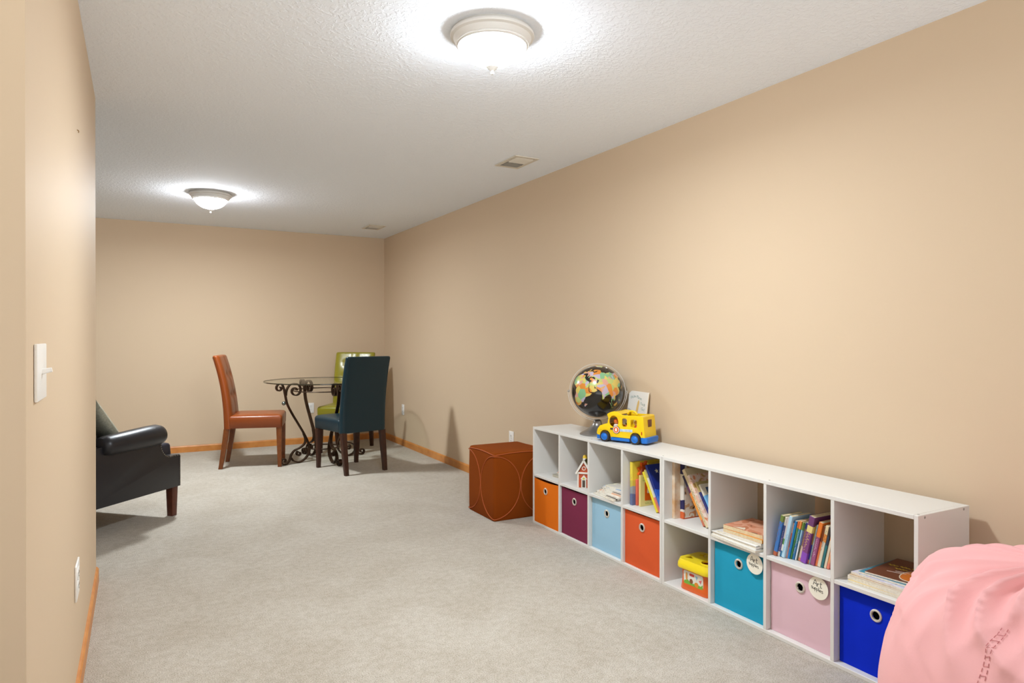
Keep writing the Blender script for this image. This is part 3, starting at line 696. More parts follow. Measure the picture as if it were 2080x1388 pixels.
# ------------------------------------------------------------------ toy house
th_ = thing('toy_house', 'little red and white toy house with a yellow chimney standing in the cube', 'toy house', SP(cube_u(1) + 0.183, 0.050, SHZ + 0.0006), SRZ + R(45))
red_m = mat('toy_red', (192, 84, 50), .45); tw_m = mat('toy_white', (236, 230, 220), .4); roof_m = mat('toy_roof', (120, 118, 62), .5, noise=(40, (90, 80, 40), .6))
W2, D2 = 0.036, 0.05        # half width (y) and depth (x); front faces -x
MB().span((0, -W2 + .004, 0), (2 * D2, W2 - .004, 0.088), 0.002).obj('walls', red_m, th_)
gable = [(-W2 + .004, 0.088), (W2 - .004, 0.088), (0, 0.150)]
MB().loft([[(0.0, y, z) for y, z in gable], [(2 * D2, y, z) for y, z in gable]]).obj('gable', red_m, th_, smooth=False)
for s in (-1, 1):
    MB().loft([[(x, 0, 0.160), (x, s * (W2 + .010), 0.080), (x, s * (W2 + .006), 0.074), (x, 0, 0.150)] for x in (-0.004, 2 * D2 + .004)]).obj('roof_panel', roof_m, th_, smooth=False)
    m = MB(); m.bar([(-0.007, 0, 0.158), (-0.007, s * (W2 + .010), 0.080)], (1, 0, 0), 0.008, 0.010); m.obj('barge_board', tw_m, th_)
    MB().span((-0.003, s * (W2 - .002) - .004, 0), (0.004, s * (W2 - .002) + .004, 0.082)).obj('corner_post', tw_m, th_)
MB().span((-0.006, -W2 - .006, 0.080), (0.002, W2 + .006, 0.090), .001).obj('beam', tw_m, th_)
MB().plate([[(-0.014, 0), (0.014, 0), (0.014, 0.050), (0.020, 0.050), (0, 0.074), (-0.020, 0.050), (-0.014, 0.050)], [(-0.0085, 0.002), (0.0085, 0.002), (0.0085, 0.044), (-0.0085, 0.044)]], 0.005, M=FACE((-0.002, 0, 0))).obj('door_frame', tw_m, th_)
MB().span((-0.0015, -0.0085, 0.001), (0.0005, 0.0085, 0.044)).obj('door', mat('toy_dark', (84, 70, 60), .5), th_)
MB().plate([circle(0, 0.054, 0.006)], 0.006, M=FACE((-0.003, 0, 0))).obj('door_lamp', mat('toy_lime', (206, 210, 90), .4), th_)
MB().plate([circle(0, 0.112, 0.0115), circle(0, 0.112, 0.008)], 0.004, M=FACE((-0.0015, 0, 0))).obj('round_window', tw_m, th_)
MB().box((0.035, 0, 0.163), (0.07, 0.014, 0.008), .002).obj('ridge', tw_m, th_)
MB().lathe([(0.0005, 0.020), (0.007, 0.019), (0.012, 0.012), (0.014, 0.0), (0.0005, 0.0)], 16, M=Matrix.Translation((0.035, 0, 0.165))).obj('chimney', mat('toy_yellow', (230, 190, 40), .4), th_)

# ------------------------------------------------------------------ shape sorter bucket
bk = thing('shape_sorter_bucket', 'orange toy bucket with yellow lid of shape holes in a lower cube', 'toy bucket', SP(cube_u(4) + 0.172, 0.095, T + 0.0006), SRZ + R(3))
bo_m = mat('bucket_orange', (226, 98, 24), rough=0.3, coat=0.3); ly_m = mat('lid_yellow', (240, 212, 30), rough=0.28, coat=0.3)
BW, BD = 0.180, 0.150
MB().loft([rrect(BD * .98, BW * 1.0, 0.03, 5, 0.0), rrect(BD * 1.0, BW * 1.02, 0.03, 5, 0.004), rrect(BD * .97, BW * .98, 0.03, 5, 0.03), rrect(BD * .95, BW * .95, 0.03, 5, 0.06), rrect(BD * .98, BW * .97, 0.03, 5, 0.105), rrect(BD * .99, BW * .985, 0.03, 5, 0.112)]).obj('tub', bo_m, bk)
lw, ld = BW + 0.026, BD + 0.024
# the lid: skirt and a top plate with cut-out shapes
MB().loft([rrect(ld, lw, 0.036, 6, 0.100), rrect(ld + .004, lw + .004, 0.038, 6, 0.104), rrect(ld, lw, 0.036, 6, 0.122), rrect(ld - .006, lw - .006, 0.034, 6, 0.126), rrect(ld - .010, lw - .010, 0.033, 6, 0.134), rrect(ld - .018, lw - .018, 0.030, 6, 0.140)], caps=False).obj('lid_skirt', ly_m, bk)
star_h = [(0.042 + (0.024 if k % 2 == 0 else 0.013) * math.cos(k * PI / 5 + .3), 0.045 + (0.024 if k % 2 == 0 else 0.013) * math.sin(k * PI / 5 + .3)) for k in range(10)]
tri_h = [(-0.012, 0.070), (-0.052, 0.074), (-0.034, 0.036)]
MB().plate([[(p[0], p[1]) for p in rrect(ld - .016, lw - .016, 0.030, 6)], circle(-0.030, -0.045, 0.027), star_h, tri_h, rr2(0.030, -0.040, 0.042, 0.042, 0.004)], 0.006, M=Matrix.Translation((0, 0, 0.138))).obj('lid_top', ly_m, bk)
m = MB(); m.lathe([(0.031, 0), (0.030, 0.004), (0.027, 0.004), (0.0265, -0.004)], 28, caps=False, M=Matrix.Translation((-0.030, -0.045, 0.140))); m.obj('hole_rim', ly_m, bk)
# printed sticker: follows the front face
SPK = lambda x: FACE((x, 0, 0))
def tubx(z):
    return -(0.5 * BD * (0.955 + 0.03 * abs(z - .06) / .05)) - 0.001
stM = frame((0, -1, 0), (-0.03, 0, 1), (-1, 0, -0.03), (tubx(.06) + 0.0005, 0.0, 0.060))
MB().plate([rr2(0, 0, 0.118, 0.062, 0.008)], 0.0015, M=stM).obj('sticker', mat('stick_white', (232, 228, 216), .4), bk)
def dec(shape, name, col, lift=0.0014):
    return MB().plate([shape], 0.001, M=stM @ Matrix.Translation((0, 0, lift))).obj(name, mat('stick_' + name + '_%d_%d_%d' % col, col, .4), bk)
dec([(-0.056, -0.029), (-0.02, -0.029), (0.02, -0.030), (0.056, -0.029), (0.056, -0.008), (0.044, -0.018), (0.02, -0.013), (-0.01, -0.021), (-0.034, -0.008), (-0.056, -0.016)], 'printed_grass', (120, 176, 60))
dec(rr2(-0.008, 0.019, 0.028, 0.011, 0.003), 'printed_badge', (208, 60, 50))
dec(circle(-0.012, -0.010, 0.0095, 0.011), 'printed_brown_animal', (140, 84, 50), 0.0018)
dec(circle(0.020, -0.018, 0.012, 0.011), 'printed_round_animal', (226, 140, 40), 0.0018)
dec(circle(-0.040, 0.006, 0.0055, 0.018), 'printed_tall_animal', (216, 150, 70), 0.0018)
dec([(0.034, 0.006), (0.052, 0.012), (0.044, -0.006)], 'printed_bird', (220, 110, 110), 0.0018)
dec([(0.014, 0.022), (0.020, 0.004), (0.026, 0.020)], 'printed_blue_mark', (140, 190, 216), 0.0018)

# ------------------------------------------------------------------ globe
steel = mat('brushed_steel', (190, 184, 176), rough=0.28, metal=0.9)
GC = Vector((2.372, 3.262, SH + 0.254)); GR = 0.152
gl = thing('globe', 'black ocean desk globe in a silver ring stand on the white shelf', 'globe', (GC.x, GC.y, SH + 0.0005), 0)
LAND = [
 [(-17,15),(-16,21),(-10,30),(-6,35.5),(10,37),(11,33),(20,31),(32,31),(35,28),(37,21),(43,12),(51,12),(48,5),(41,-2),(40,-15),(35,-20),(35,-24),(32,-28),(27,-34),(19,-35),(15,-27),(12,-18),(13,-8),(9,-1),(9,4),(-2,5),(-8,4.5),(-13,8)],
 [(-9,37),(-9,43),(-1,44),(-4,48),(2,51),(8,54),(9,57),(12,56),(10,54),(20,55),(24,59),(28,60),(22,60),(22,63),(25,65),(21,65),(17,61),(18,60),(15,56),(12,58),(6,58),(5,62),(14,68),(25,71),(40,67),(35,66),(44,67),(55,69),(68,69),(72,72),(80,73),(100,77),(112,74),(130,72),(140,72),(160,70),(178,69),(178,64),(163,60),(156,51),(155,57),(142,59),(135,54),(141,52),(140,48),(132,43),(127,39),(129,35),(126,35),(125,40),(121,39),(118,39),(120,36),(122,31),(119,25),(110,21),(106,20),(109,12),(105,9),(102,13),(100,13),(100,7),(104,1),(101,3),(98,9),(97,17),(91,22),(87,21),(80,15),(80,10),(77,8),(73,17),(72,21),(67,24),(61,25),(57,26),(52,27),(48,30),(51,24),(56,26),(60,22),(55,17),(45,13),(42,17),(39,21),(35,28),(34,32),(36,36),(30,36),(27,37),(26,40),(29,41),(28,44),(22,40),(23,38),(21,37),(19,42),(13,45),(18,40),(16,38),(10,44),(3,43),(0,39),(-2,37),(-5,36)],
 [(44,-17),(50,-15),(47,-25),(44,-24)],
 [(114,-22),(122,-18),(131,-12),(137,-12),(136,-15),(140,-17),(142,-11),(146,-19),(153,-26),(150,-37),(144,-38),(138,-35),(131,-31),(124,-33),(115,-34)],
 [(95,5),(98,4),(104,-2),(105,-6),(100,0)], [(109,1),(117,7),(118,1),(115,-4),(110,-2)], [(105,-6),(115,-8),(106,-8)], [(131,-1),(141,-3),(150,-10),(140,-8)],
 [(130,32),(136,36),(141,41),(141,36),(135,34)], [(-5,50),(1,52),(-2,57),(-5,58),(-6,55),(-4,53)], [(-55,60),(-20,70),(-20,80),(-60,80),(-70,76)], [(120,18),(122,14),(126,7),(122,8)],
 [(-168,66),(-140,70),(-95,68),(-80,62),(-92,58),(-80,52),(-60,55),(-66,45),(-75,38),(-81,26),(-90,30),(-97,26),(-95,17),(-84,10),(-78,8),(-92,14),(-106,22),(-115,30),(-124,40),(-124,48),(-150,60),(-165,58)],
 [(-78,8),(-62,10),(-50,0),(-35,-6),(-40,-20),(-48,-27),(-58,-38),(-66,-48),(-68,-55),(-74,-50),(-71,-20),(-80,-5)]]
BB = {}
SEA = [[(28,42),(41,42),(38,46),(31,46)], [(47,45),(53,45),(53,37),(49,37)]]
def inpoly(x, y, P):
    if not (BB[id(P)][0] <= x <= BB[id(P)][1] and BB[id(P)][2] <= y <= BB[id(P)][3]):
        return False
    c = False; j = len(P) - 1
    for i in range(len(P)):
        xi, yi = P[i]; xj, yj = P[j]
        if (yi > y) != (yj > y) and x < (xj - xi) * (y - yi) / (yj - yi) + xi:
            c = not c
        j = i
    return c
for P_ in LAND + SEA:
    BB[id(P_)] = (min(p[0] for p in P_), max(p[0] for p in P_), min(p[1] for p in P_), max(p[1] for p in P_))
PAL = [(206, 130, 52), (206, 184, 96), (124, 172, 128), (176, 164, 184), (200, 150, 132), (206, 160, 74), (176, 186, 108)]
rs = random.Random(12)
SEEDS = [(rs.uniform(-180, 180), rs.uniform(-40, 75), rs.randrange(len(PAL))) for _ in range(240)]
SEEDS += [(95, 62, 2), (75, 62, 2), (110, 63, 2), (60, 58, 2), (105, 35, 0), (90, 36, 0), (112, 30, 0), (78, 22, 3), (80, 16, 3), (76, 28, 3), (45, 24, 1), (48, 20, 1), (70, 48, 4), (30, 28, 3), (18, 27, 1), (22, -30, 0), (17, -25, 5)]
t = bmesh.new(); NU, NV = 360, 180
vs = []
for j in range(NV + 1):
    la = -PI / 2 + PI * j / NV
    vs.append([t.verts.new((GR * math.cos(la) * math.cos(2 * PI * i / NU - PI), GR * math.cos(la) * math.sin(2 * PI * i / NU - PI), GR * math.sin(la))) for i in range(NU)])
for j in range(NV):
    lat = -90 + 180 * (j + .5) / NV
    for i in range(NU):
        lon = -180 + 360 * (i + .5) / NU
        f = t.faces.new((vs[j][i], vs[j][(i + 1) % NU], vs[j + 1][(i + 1) % NU], vs[j + 1][i]))
        if any(inpoly(lon, lat, P) for P in LAND) and not any(inpoly(lon, lat, P) for P in SEA):
            best = min(SEEDS, key=lambda s: ((lon - s[0]) * math.cos(R(lat))) ** 2 + (lat - s[1]) ** 2)
            f.material_index = 1 + best[2]
gm = MB(); gm.add(t, None, None)
gmats = [mat('globe_ocean', (20, 16, 15), rough=0.22, coat=0.5)] + [mat('globe_land_%d' % i, c, rough=0.25, coat=0.4) for i, c in enumerate(PAL)]
# pole: up, tipped toward picture right and a little toward the camera; 62E roughly faces the camera
vd = Vector((-GC.x, -GC.y, CAMH - GC.z)).normalized(); right = Vector((0, 0, 1)).cross(-vd).normalized() * -1
right = Vector((0.814, -0.58, 0)).normalized(); upv = right.cross(-vd).normalized() * 1
if upv.z < 0: upv = -upv
pole = (upv * 0.86 + right * 0.34 + vd * 0.36).normalized()
eq = (vd - pole * vd.dot(pole)).normalized()          # equator direction that faces the camera
lon0 = R(60)
ex = Matrix.Rotation(-lon0, 4, pole) @ eq; ey = pole.cross(ex)
go = gm.obj('sphere', gmats, gl)
go.matrix_local = frame(ex, ey, pole, (0, 0, GC.z - SH - 0.0005))
cz = GC.z - SH - 0.0005
def ring(rad, rx, a0, a1, n, w, th, name, ax, bx, closed=False):
    """flat metal band around the globe in the plane of ax, bx"""
    ax, bx = Vector(ax), Vector(bx); nn = ax.cross(bx).normalized()
    pts = [Vector((0, 0, cz)) + (ax * math.cos(a0 + (a1 - a0) * i / n) + bx * math.sin(a0 + (a1 - a0) * i / n)) * rad for i in range(n + 1)]
    return MB().bar(pts, nn, w, th).obj(name, steel, gl, ang=40)
rh = Vector((right.x, right.y, 0)).normalized(); fw_ = Vector((vd.x, vd.y, 0)).normalized()
ring(GR + 0.011, 0, 0, 2 * PI, 64, 0.009, 0.003, 'meridian_ring', rh, (upv * .97 + fw_ * .0).normalized())
ring(GR + 0.020, 0, PI, 2 * PI, 40, 0.011, 0.003, 'support_arm', rh, Vector((0, 0, 1)))
for s in (-1, 1):
    c = Vector((0, 0, cz)) + rh * s * (GR + 0.018)
    MB().sphere(c, 0.007, 12).obj('pivot_knob', steel, gl)
MB().sphere(Vector((0, 0, cz)) + pole * (GR + 0.004), 0.009, 12).obj('pole_cap', steel, gl)
MB().lathe([(0.101, 0.0), (0.104, 0.003), (0.100, 0.008), (0.060, 0.030), (0.034, 0.052), (0.026, 0.066), (0.024, 0.078), (0.018, 0.086), (0.010, 0.0895)], 40).obj('base', mat('base_grey_metal', (150, 146, 142), .32, .75), gl)

# ------------------------------------------------------------------ leaning book on the shelf top
lb = thing('picture_book', 'white picture book leaning on the wall behind the toy bus', 'book', (2.490, 3.075, SH + 0.0008), rot=(0, R(8), R(-6)))
MB().span((0, -0.098, 0), (0.008, 0.098, 0.262), 0.0015, 1).obj('cover', mat('lb_white', (236, 232, 226), .4), lb)
MB().span((0.002, -0.0985, 0.003), (0.0065, -0.0978, 0.259)).obj('pages', page_m, lb, smooth=False)
LM = FACE((-0.0003, 0, 0))
ti_m = mat('lb_ink', (150, 166, 160), .5)
m = MB()
for s, x, y, a, sz in (('Oh,', -0.062, 0.225, 14, 0.021), ('the', -0.034, 0.231, 6, 0.019), ('Places', 0.012, 0.226, -12, 0.023), ("You'll", 0.052, 0.192, -14, 0.021), ('Go!', 0.060, 0.164, -10, 0.024)):
    m.text(s, sz, 0.0008, M=LM @ Matrix.Translation((x, y, 0)) @ Matrix.Rotation(R(a), 4, 'Z'))
m.obj('title', ti_m, lb, smooth=False)
def hill(y0, amp, ph, top=True):
    P = [(-0.096 + 0.192 * k / 24, y0 + amp * math.sin(ph + k * .26) - 0.022 * k / 24) for k in range(25)]
    return P + [(0.096, 0.002), (-0.096, 0.002)]
for k, (y0, am, ph, c) in enumerate(((0.150, 0.010, 1.2, (196, 196, 190)), (0.138, 0.010, 1.0, (236, 190, 120)), (0.118, 0.012, 0.6, (232, 206, 120)), (0.098, 0.012, 1.8, (226, 196, 200)), (0.080, 0.012, 0.2, (220, 214, 150)))):
    MB().plate([hill(y0, am, ph)], 0.0006, M=LM @ Matrix.Translation((0, 0, 0.0004 + 0.0004 * k))).obj('printed_hill', mat('lb_hill_%d' % k, c, .45), lb, smooth=False)
MB().plate([[(-0.016, 0.130), (0.006, 0.128), (0.010, 0.200), (0.000, 0.216), (-0.008, 0.200)]], 0.0006, M=LM @ Matrix.Translation((-0.004, 0, 0.0008)) @ Matrix.Rotation(R(-4), 4, 'Z')).obj('printed_tower', mat('lb_tower', (226, 190, 120), .45), lb, smooth=False)

# ------------------------------------------------------------------ toy bus
wf, wr = Vector((2.251, 3.022)), Vector((2.322, 2.850))
hd = (wf - wr).normalized(); ang = math.atan2(hd.y, hd.x)
# local: +x forward, +y away from the room (the shown side is y = +half... see below)
nside = Vector((-hd.y, hd.x))     # left of travel; points to -X, the room
bus = thing('toy_bus', 'yellow toy school bus with blue bumpers and riders on the white shelf', 'toy bus', (*( (wf + wr) / 2), SH + 0.0005), ang)
by_m = mat('bus_yellow', (244, 202, 20), rough=0.3, coat=0.3); bb_m = mat('bus_blue', (30, 110, 200), rough=0.35); tyre_m = mat('bus_tyre', (52, 46, 42), rough=0.6)
BWD = 0.125; yo = -0.006        # width; outer side plane just outside the wheels (toward +y local = room)
out = [(-0.148, 0.026), (0.138, 0.026), (0.146, 0.045), (0.140, 0.066), (0.126, 0.084), (0.092, 0.096), (0.078, 0.100), (0.072, 0.128), (0.080, 0.150), (0.064, 0.160), (0.040, 0.167), (0.018, 0.166), (0.000, 0.156), (-0.012, 0.150), (-0.060, 0.150), (-0.128, 0.152), (-0.136, 0.148)]
def arch(cx):
    return [(cx + 0.034 * math.cos(PI * k / 12), 0.026 + 0.034 * math.sin(PI * k / 12) + 0.004) for k in range(13)]
WB = (wf - wr).length / 2
a1, a2 = arch(WB), arch(-WB)
out_side = [(-0.148, 0.026)] + list(reversed(a2)) + list(reversed(a1)) + out[1:]
win1 = [(0.058 + p[0], 0.108 + p[1]) for p in [(-0.026, -0.026), (0.0, -0.03), (0.026, -0.020), (0.030, 0.006), (0.022, 0.030), (0.0, 0.042), (-0.018, 0.034), (-0.027, 0.010)]]
win1 = [(0.040 + 0.030 * math.cos(2 * PI * k / 24), 0.110 + 0.036 * math.sin(2 * PI * k / 24) * (1.0 if math.sin(2 * PI * k / 24) > 0 else .8)) for k in range(24)]
win2 = rr2(-0.026, 0.112, 0.032, 0.046, 0.010); win3 = rr2(-0.082, 0.110, 0.040, 0.044, 0.009)
body = MB()
for yy in (yo + 0.003, yo - BWD + 0.003):
    body.plate([out_side, win1, win2, win3], 0.006, M=frame((1, 0, 0), (0, 0, 1), (0, -1, 0), (0, yy, 0)), bev=0.0012)
# skin across the width: rear wall, roof ends, hood, floor
skin = out[1:]
def sk(P, th=0.004):
    body.bar([(p[0], yo - BWD / 2 + .003, p[1]) for p in P], (0, 1, 0), BWD - 0.004, th)
sk([(0.137, 0.03), (0.145, 0.045), (0.139, 0.066), (0.125, 0.083), (0.092, 0.095), (0.076, 0.100)]); sk([(0.071, 0.128), (0.079, 0.149), (0.064, 0.158), (0.040, 0.165), (0.018, 0.164), (0.0, 0.154)])
sk([(-0.147, 0.03), (-0.136, 0.148), (-0.127, 0.150), (-0.112, 0.150)]); body.box((-0.004, yo - BWD / 2 + .003, 0.060), (0.28, BWD - 0.008, 0.004))
body.obj('body', by_m, bus, ang=40)
for s in (1,):
    MB().bar([(0.072 - 0.0, yo - BWD / 2, 0.101), (0.071, yo - BWD / 2, 0.128)], (0, 1, 0), BWD - .02, 0.002).obj('windscreen', mat('bus_glass', (120, 96, 60), .2), bus)
m = MB(); m.span((-WB + 0.036, yo - BWD, 0.010), (WB - 0.036, yo + 0.008, 0.027), .003); m.obj('running_board', bb_m, bus)
m = MB(); m.loft([rrect(0.036, BWD + .012, 0.012, 4, 0.010, -0.142, yo - BWD / 2 + .003), rrect(0.044, BWD + .018, 0.014, 4, 0.030, -0.142, yo - BWD / 2 + .003), rrect(0.040, BWD + .014, 0.014, 4, 0.040, -0.142, yo - BWD / 2 + .003)]); m.obj('rear_bumper', bb_m, bus)
m = MB(); m.loft([rrect(0.030, BWD + .006, 0.012, 4, 0.012, 0.136, yo - BWD / 2 + .003), rrect(0.034, BWD + .012, 0.014, 4, 0.034, 0.136, yo - BWD / 2 + .003)]); m.obj('front_bumper', bb_m, bus)
for cx in (WB, -WB):
    for yy, s in ((0.004, 1), (-BWD + 0.0, -1)):
        M = frame((1, 0, 0), (0, 0, 1), (0, -1, 0), (cx, yy, 0.029)) if s < 0 else frame((-1, 0, 0), (0, 0, 1), (0, 1, 0), (cx, yy, 0.029))
        w = MB().lathe([(0.020, -0.016), (0.027, -0.016), (0.029, -0.012), (0.029, 0.004), (0.027, 0.008), (0.021, 0.009), (0.020, 0.004)], 28, M=M).obj('wheel', tyre_m, bus)
        MB().lathe([(0.0205, 0.003), (0.020, 0.008), (0.014, 0.006), (0.008, 0.010), (0.003, 0.011)], 24, M=M).obj('hub', bb_m, w)
MS = frame((-1, 0, 0), (0, 0, 1), (0, 1, 0), (0, yo + 0.0072, 0))      # drawing plane on the shown side (x mirrored: right in picture is rear)
signb = MB().plate([circle(-0.022, 0.070, 0.0215, 0.0215)], 0.006, M=MS).obj('stop_sign', mat('bus_signdark', (84, 50, 36), .4), bus)
MB().plate([circle(-0.022, 0.070, 0.019)], 0.0015, M=MS @ Matrix.Translation((0, 0, .0032))).obj('sign_rim', mat('bus_signwhite', (240, 226, 214), .4), signb)
MB().plate([circle(-0.022, 0.070, 0.0155)], 0.0015, M=MS @ Matrix.Translation((0, 0, .0042))).obj('sign_face', mat('bus_signred', (224, 104, 50), .4), signb)
MB().plate([[(-0.027, 0.062), (-0.017, 0.062), (-0.016, 0.070), (-0.018, 0.078), (-0.022, 0.080), (-0.026, 0.078), (-0.028, 0.070)]], 0.0015, M=MS @ Matrix.Translation((0, 0, .0052))).obj('sign_hand', mat('bus_signhand', (250, 236, 220), .4), signb)
MB().box((0.050, yo + 0.0085, 0.073), (0.020, 0.004, 0.010), .001).obj('sign_arm', mat('bus_armdark', (84, 56, 30), .5), bus)
MB().plate([[(-0.002, 0.076), (0.075, 0.078), (0.075, 0.064), (-0.002, 0.062)]], 0.001, M=MS @ Matrix.Translation((0, 0, .0006))).obj('side_decal', mat('bus_decal', (206, 214, 216), .4, noise=(60, (150, 180, 214), .7)), bus)
MB().plate([rr2(0.138, 0.062, 0.006, 0.018, 0.003)], 0.002, M=MS @ Matrix.Translation((-.008, 0, .0003))).obj('tail_light', mat('bus_tail', (190, 70, 20), .3), bus)
MB().box((-0.1425, yo - BWD / 2 + .003, 0.112), (0.006, 0.040, 0.040), .004).obj('rear_window', mat('bus_rearwin', (110, 64, 40), .3), bus)
m = MB(); m.tube(smooth_path([(-0.010, yo - BWD / 2, 0.150), (-0.022, yo - BWD / 2, 0.166), (-0.050, yo - BWD / 2, 0.166), (-0.066, yo - BWD / 2, 0.150)], 6), 0.006, 10); m.obj('carry_handle', by_m, bus)
# toy riders are separate things sitting in the bus
skin_m = mat('peg_skin', (206, 140, 100), .45)
def peg(lx, ly, z, body_c, hat_c, head_c, label):
    w = bus.matrix_basis
    p = Matrix.Rotation(ang, 4, 'Z') @ Vector((lx, ly, 0))
    t = thing('toy_figure', label, 'toy figure', (bus.location.x + p.x, bus.location.y + p.y, SH + z), ang, group='peg riders in the toy bus')
    MB().lathe([(0.0165, 0), (0.0175, 0.004), (0.0165, 0.020), (0.013, 0.031), (0.008, 0.034)], 20).obj('body', mat('peg_%d_%d_%d' % body_c, body_c, .4), t)
    h = MB().sphere((0, 0, 0.044), 0.0135, 18).obj('head', mat('peg_%d_%d_%d' % head_c, head_c, .4), t)
    MB().lathe([(0.0138, 0.046), (0.0150, 0.048), (0.0138, 0.054), (0.009, 0.061), (0.001, 0.063)], 20).obj('hair', mat('peg_%d_%d_%d' % hat_c, hat_c, .4), t)
    m = MB()
    for s in (-1, 1):
        m.sphere((0.0125, s * 0.005, 0.047), 0.0016, 8)
    m.obj('eyes', mat('peg_eye', (30, 24, 22), .4), h)
    return t
peg(0.044, yo - 0.030, 0.0630, (230, 226, 222), (222, 110, 40), (222, 130, 70), 'toy driver figure with orange hair at the front window of the bus')
peg(-0.026, yo - 0.030, 0.0630, (210, 90, 50), (170, 166, 160), (70, 44, 34), 'toy figure with grey cap at the middle window of the bus')
peg(-0.082, yo - 0.030, 0.0630, (206, 84, 24), (206, 150, 60), (216, 170, 120), 'toy figure with tan hair at the rear window of the bus')

# ------------------------------------------------------------------ ottoman
OX0, OX1, OY0, OY1, OH = 1.998, 2.388, 3.862, 4.245, 0.440
ot = thing('ottoman', 'rust orange cube ottoman with curved piping standing beside the shelf', 'ottoman', ((OX0 + OX1) / 2, (OY0 + OY1) / 2, 0.0), 0)
oc = mat('ottoman_fabric', (134, 63, 13), rough=0.9, spec=0.12, bump=(420, 0.15, 0.001)); op = mat('ottoman_piping', (170, 82, 34), rough=0.7)
ow, od = OX1 - OX0, OY1 - OY0
rg = []
for z, k in ((0.001, -0.006), (0.006, 0.0), (0.15, 0.003), (0.30, 0.003), (OH - 0.025, 0.0), (OH - 0.012, -0.003), (OH - 0.003, -0.012), (OH, -0.028)):
    rg.append(rrect(ow + k, od + k, 0.018, 5, z))
MB().loft(rg).obj('upholstery', oc, ot, ang=50)
m = MB()
def around(s):   # point on the outline at arc offset s from a corner, per corner index
    return None
hx, hy = ow / 2 + 0.002, od / 2 + 0.002
for (cx, cy) in ((-1, -1), (1, -1), (1, 1), (-1, 1)):
    pts = []
    for k in range(72):
        a = 2 * PI * k / 72; s = math.cos(a); z = OH / 2 - 0.005 + (OH / 2 - 0.018) * math.sin(a)
        if s >= 0:   # along the x face
            x = cx * (hx - s * hx * 0.985); y = cy * hy
        else:
            x = cx * hx; y = cy * (hy + s * hy * 0.985)
        rr_ = 0.016
        # round the corner a little
        dx, dy = hx - abs(x), hy - abs(y)
        if dx < rr_ and dy < rr_:
            x -= cx * 0.003; y -= cy * 0.003
        pts.append((x, y, z))
    m.tube(pts, 0.0032, 6, closed=True)
m.obj('piping', op, ot)
m = MB(); pts = []
for k in range(96):
    t_ = k / 96 * 4; sd_ = int(t_); f = t_ - sd_
    cs = [(-1, -1), (1, -1), (1, 1), (-1, 1)]; a = cs[sd_]; b2 = cs[(sd_ + 1) % 4]
    sag = 0.010 * math.sin(PI * f); cr_ = 0.007 * max(0.0, 1 - min(f, 1 - f) / 0.06); x = (a[0] * (1 - f) + b2[0] * f) * (hx - .002 - cr_); y = (a[1] * (1 - f) + b2[1] * f) * (hy - .002 - cr_)
    pts.append((x, y, OH - 0.016 + sag))
m.tube(pts, 0.0034, 6, closed=True); m.obj('top_piping', op, ot)

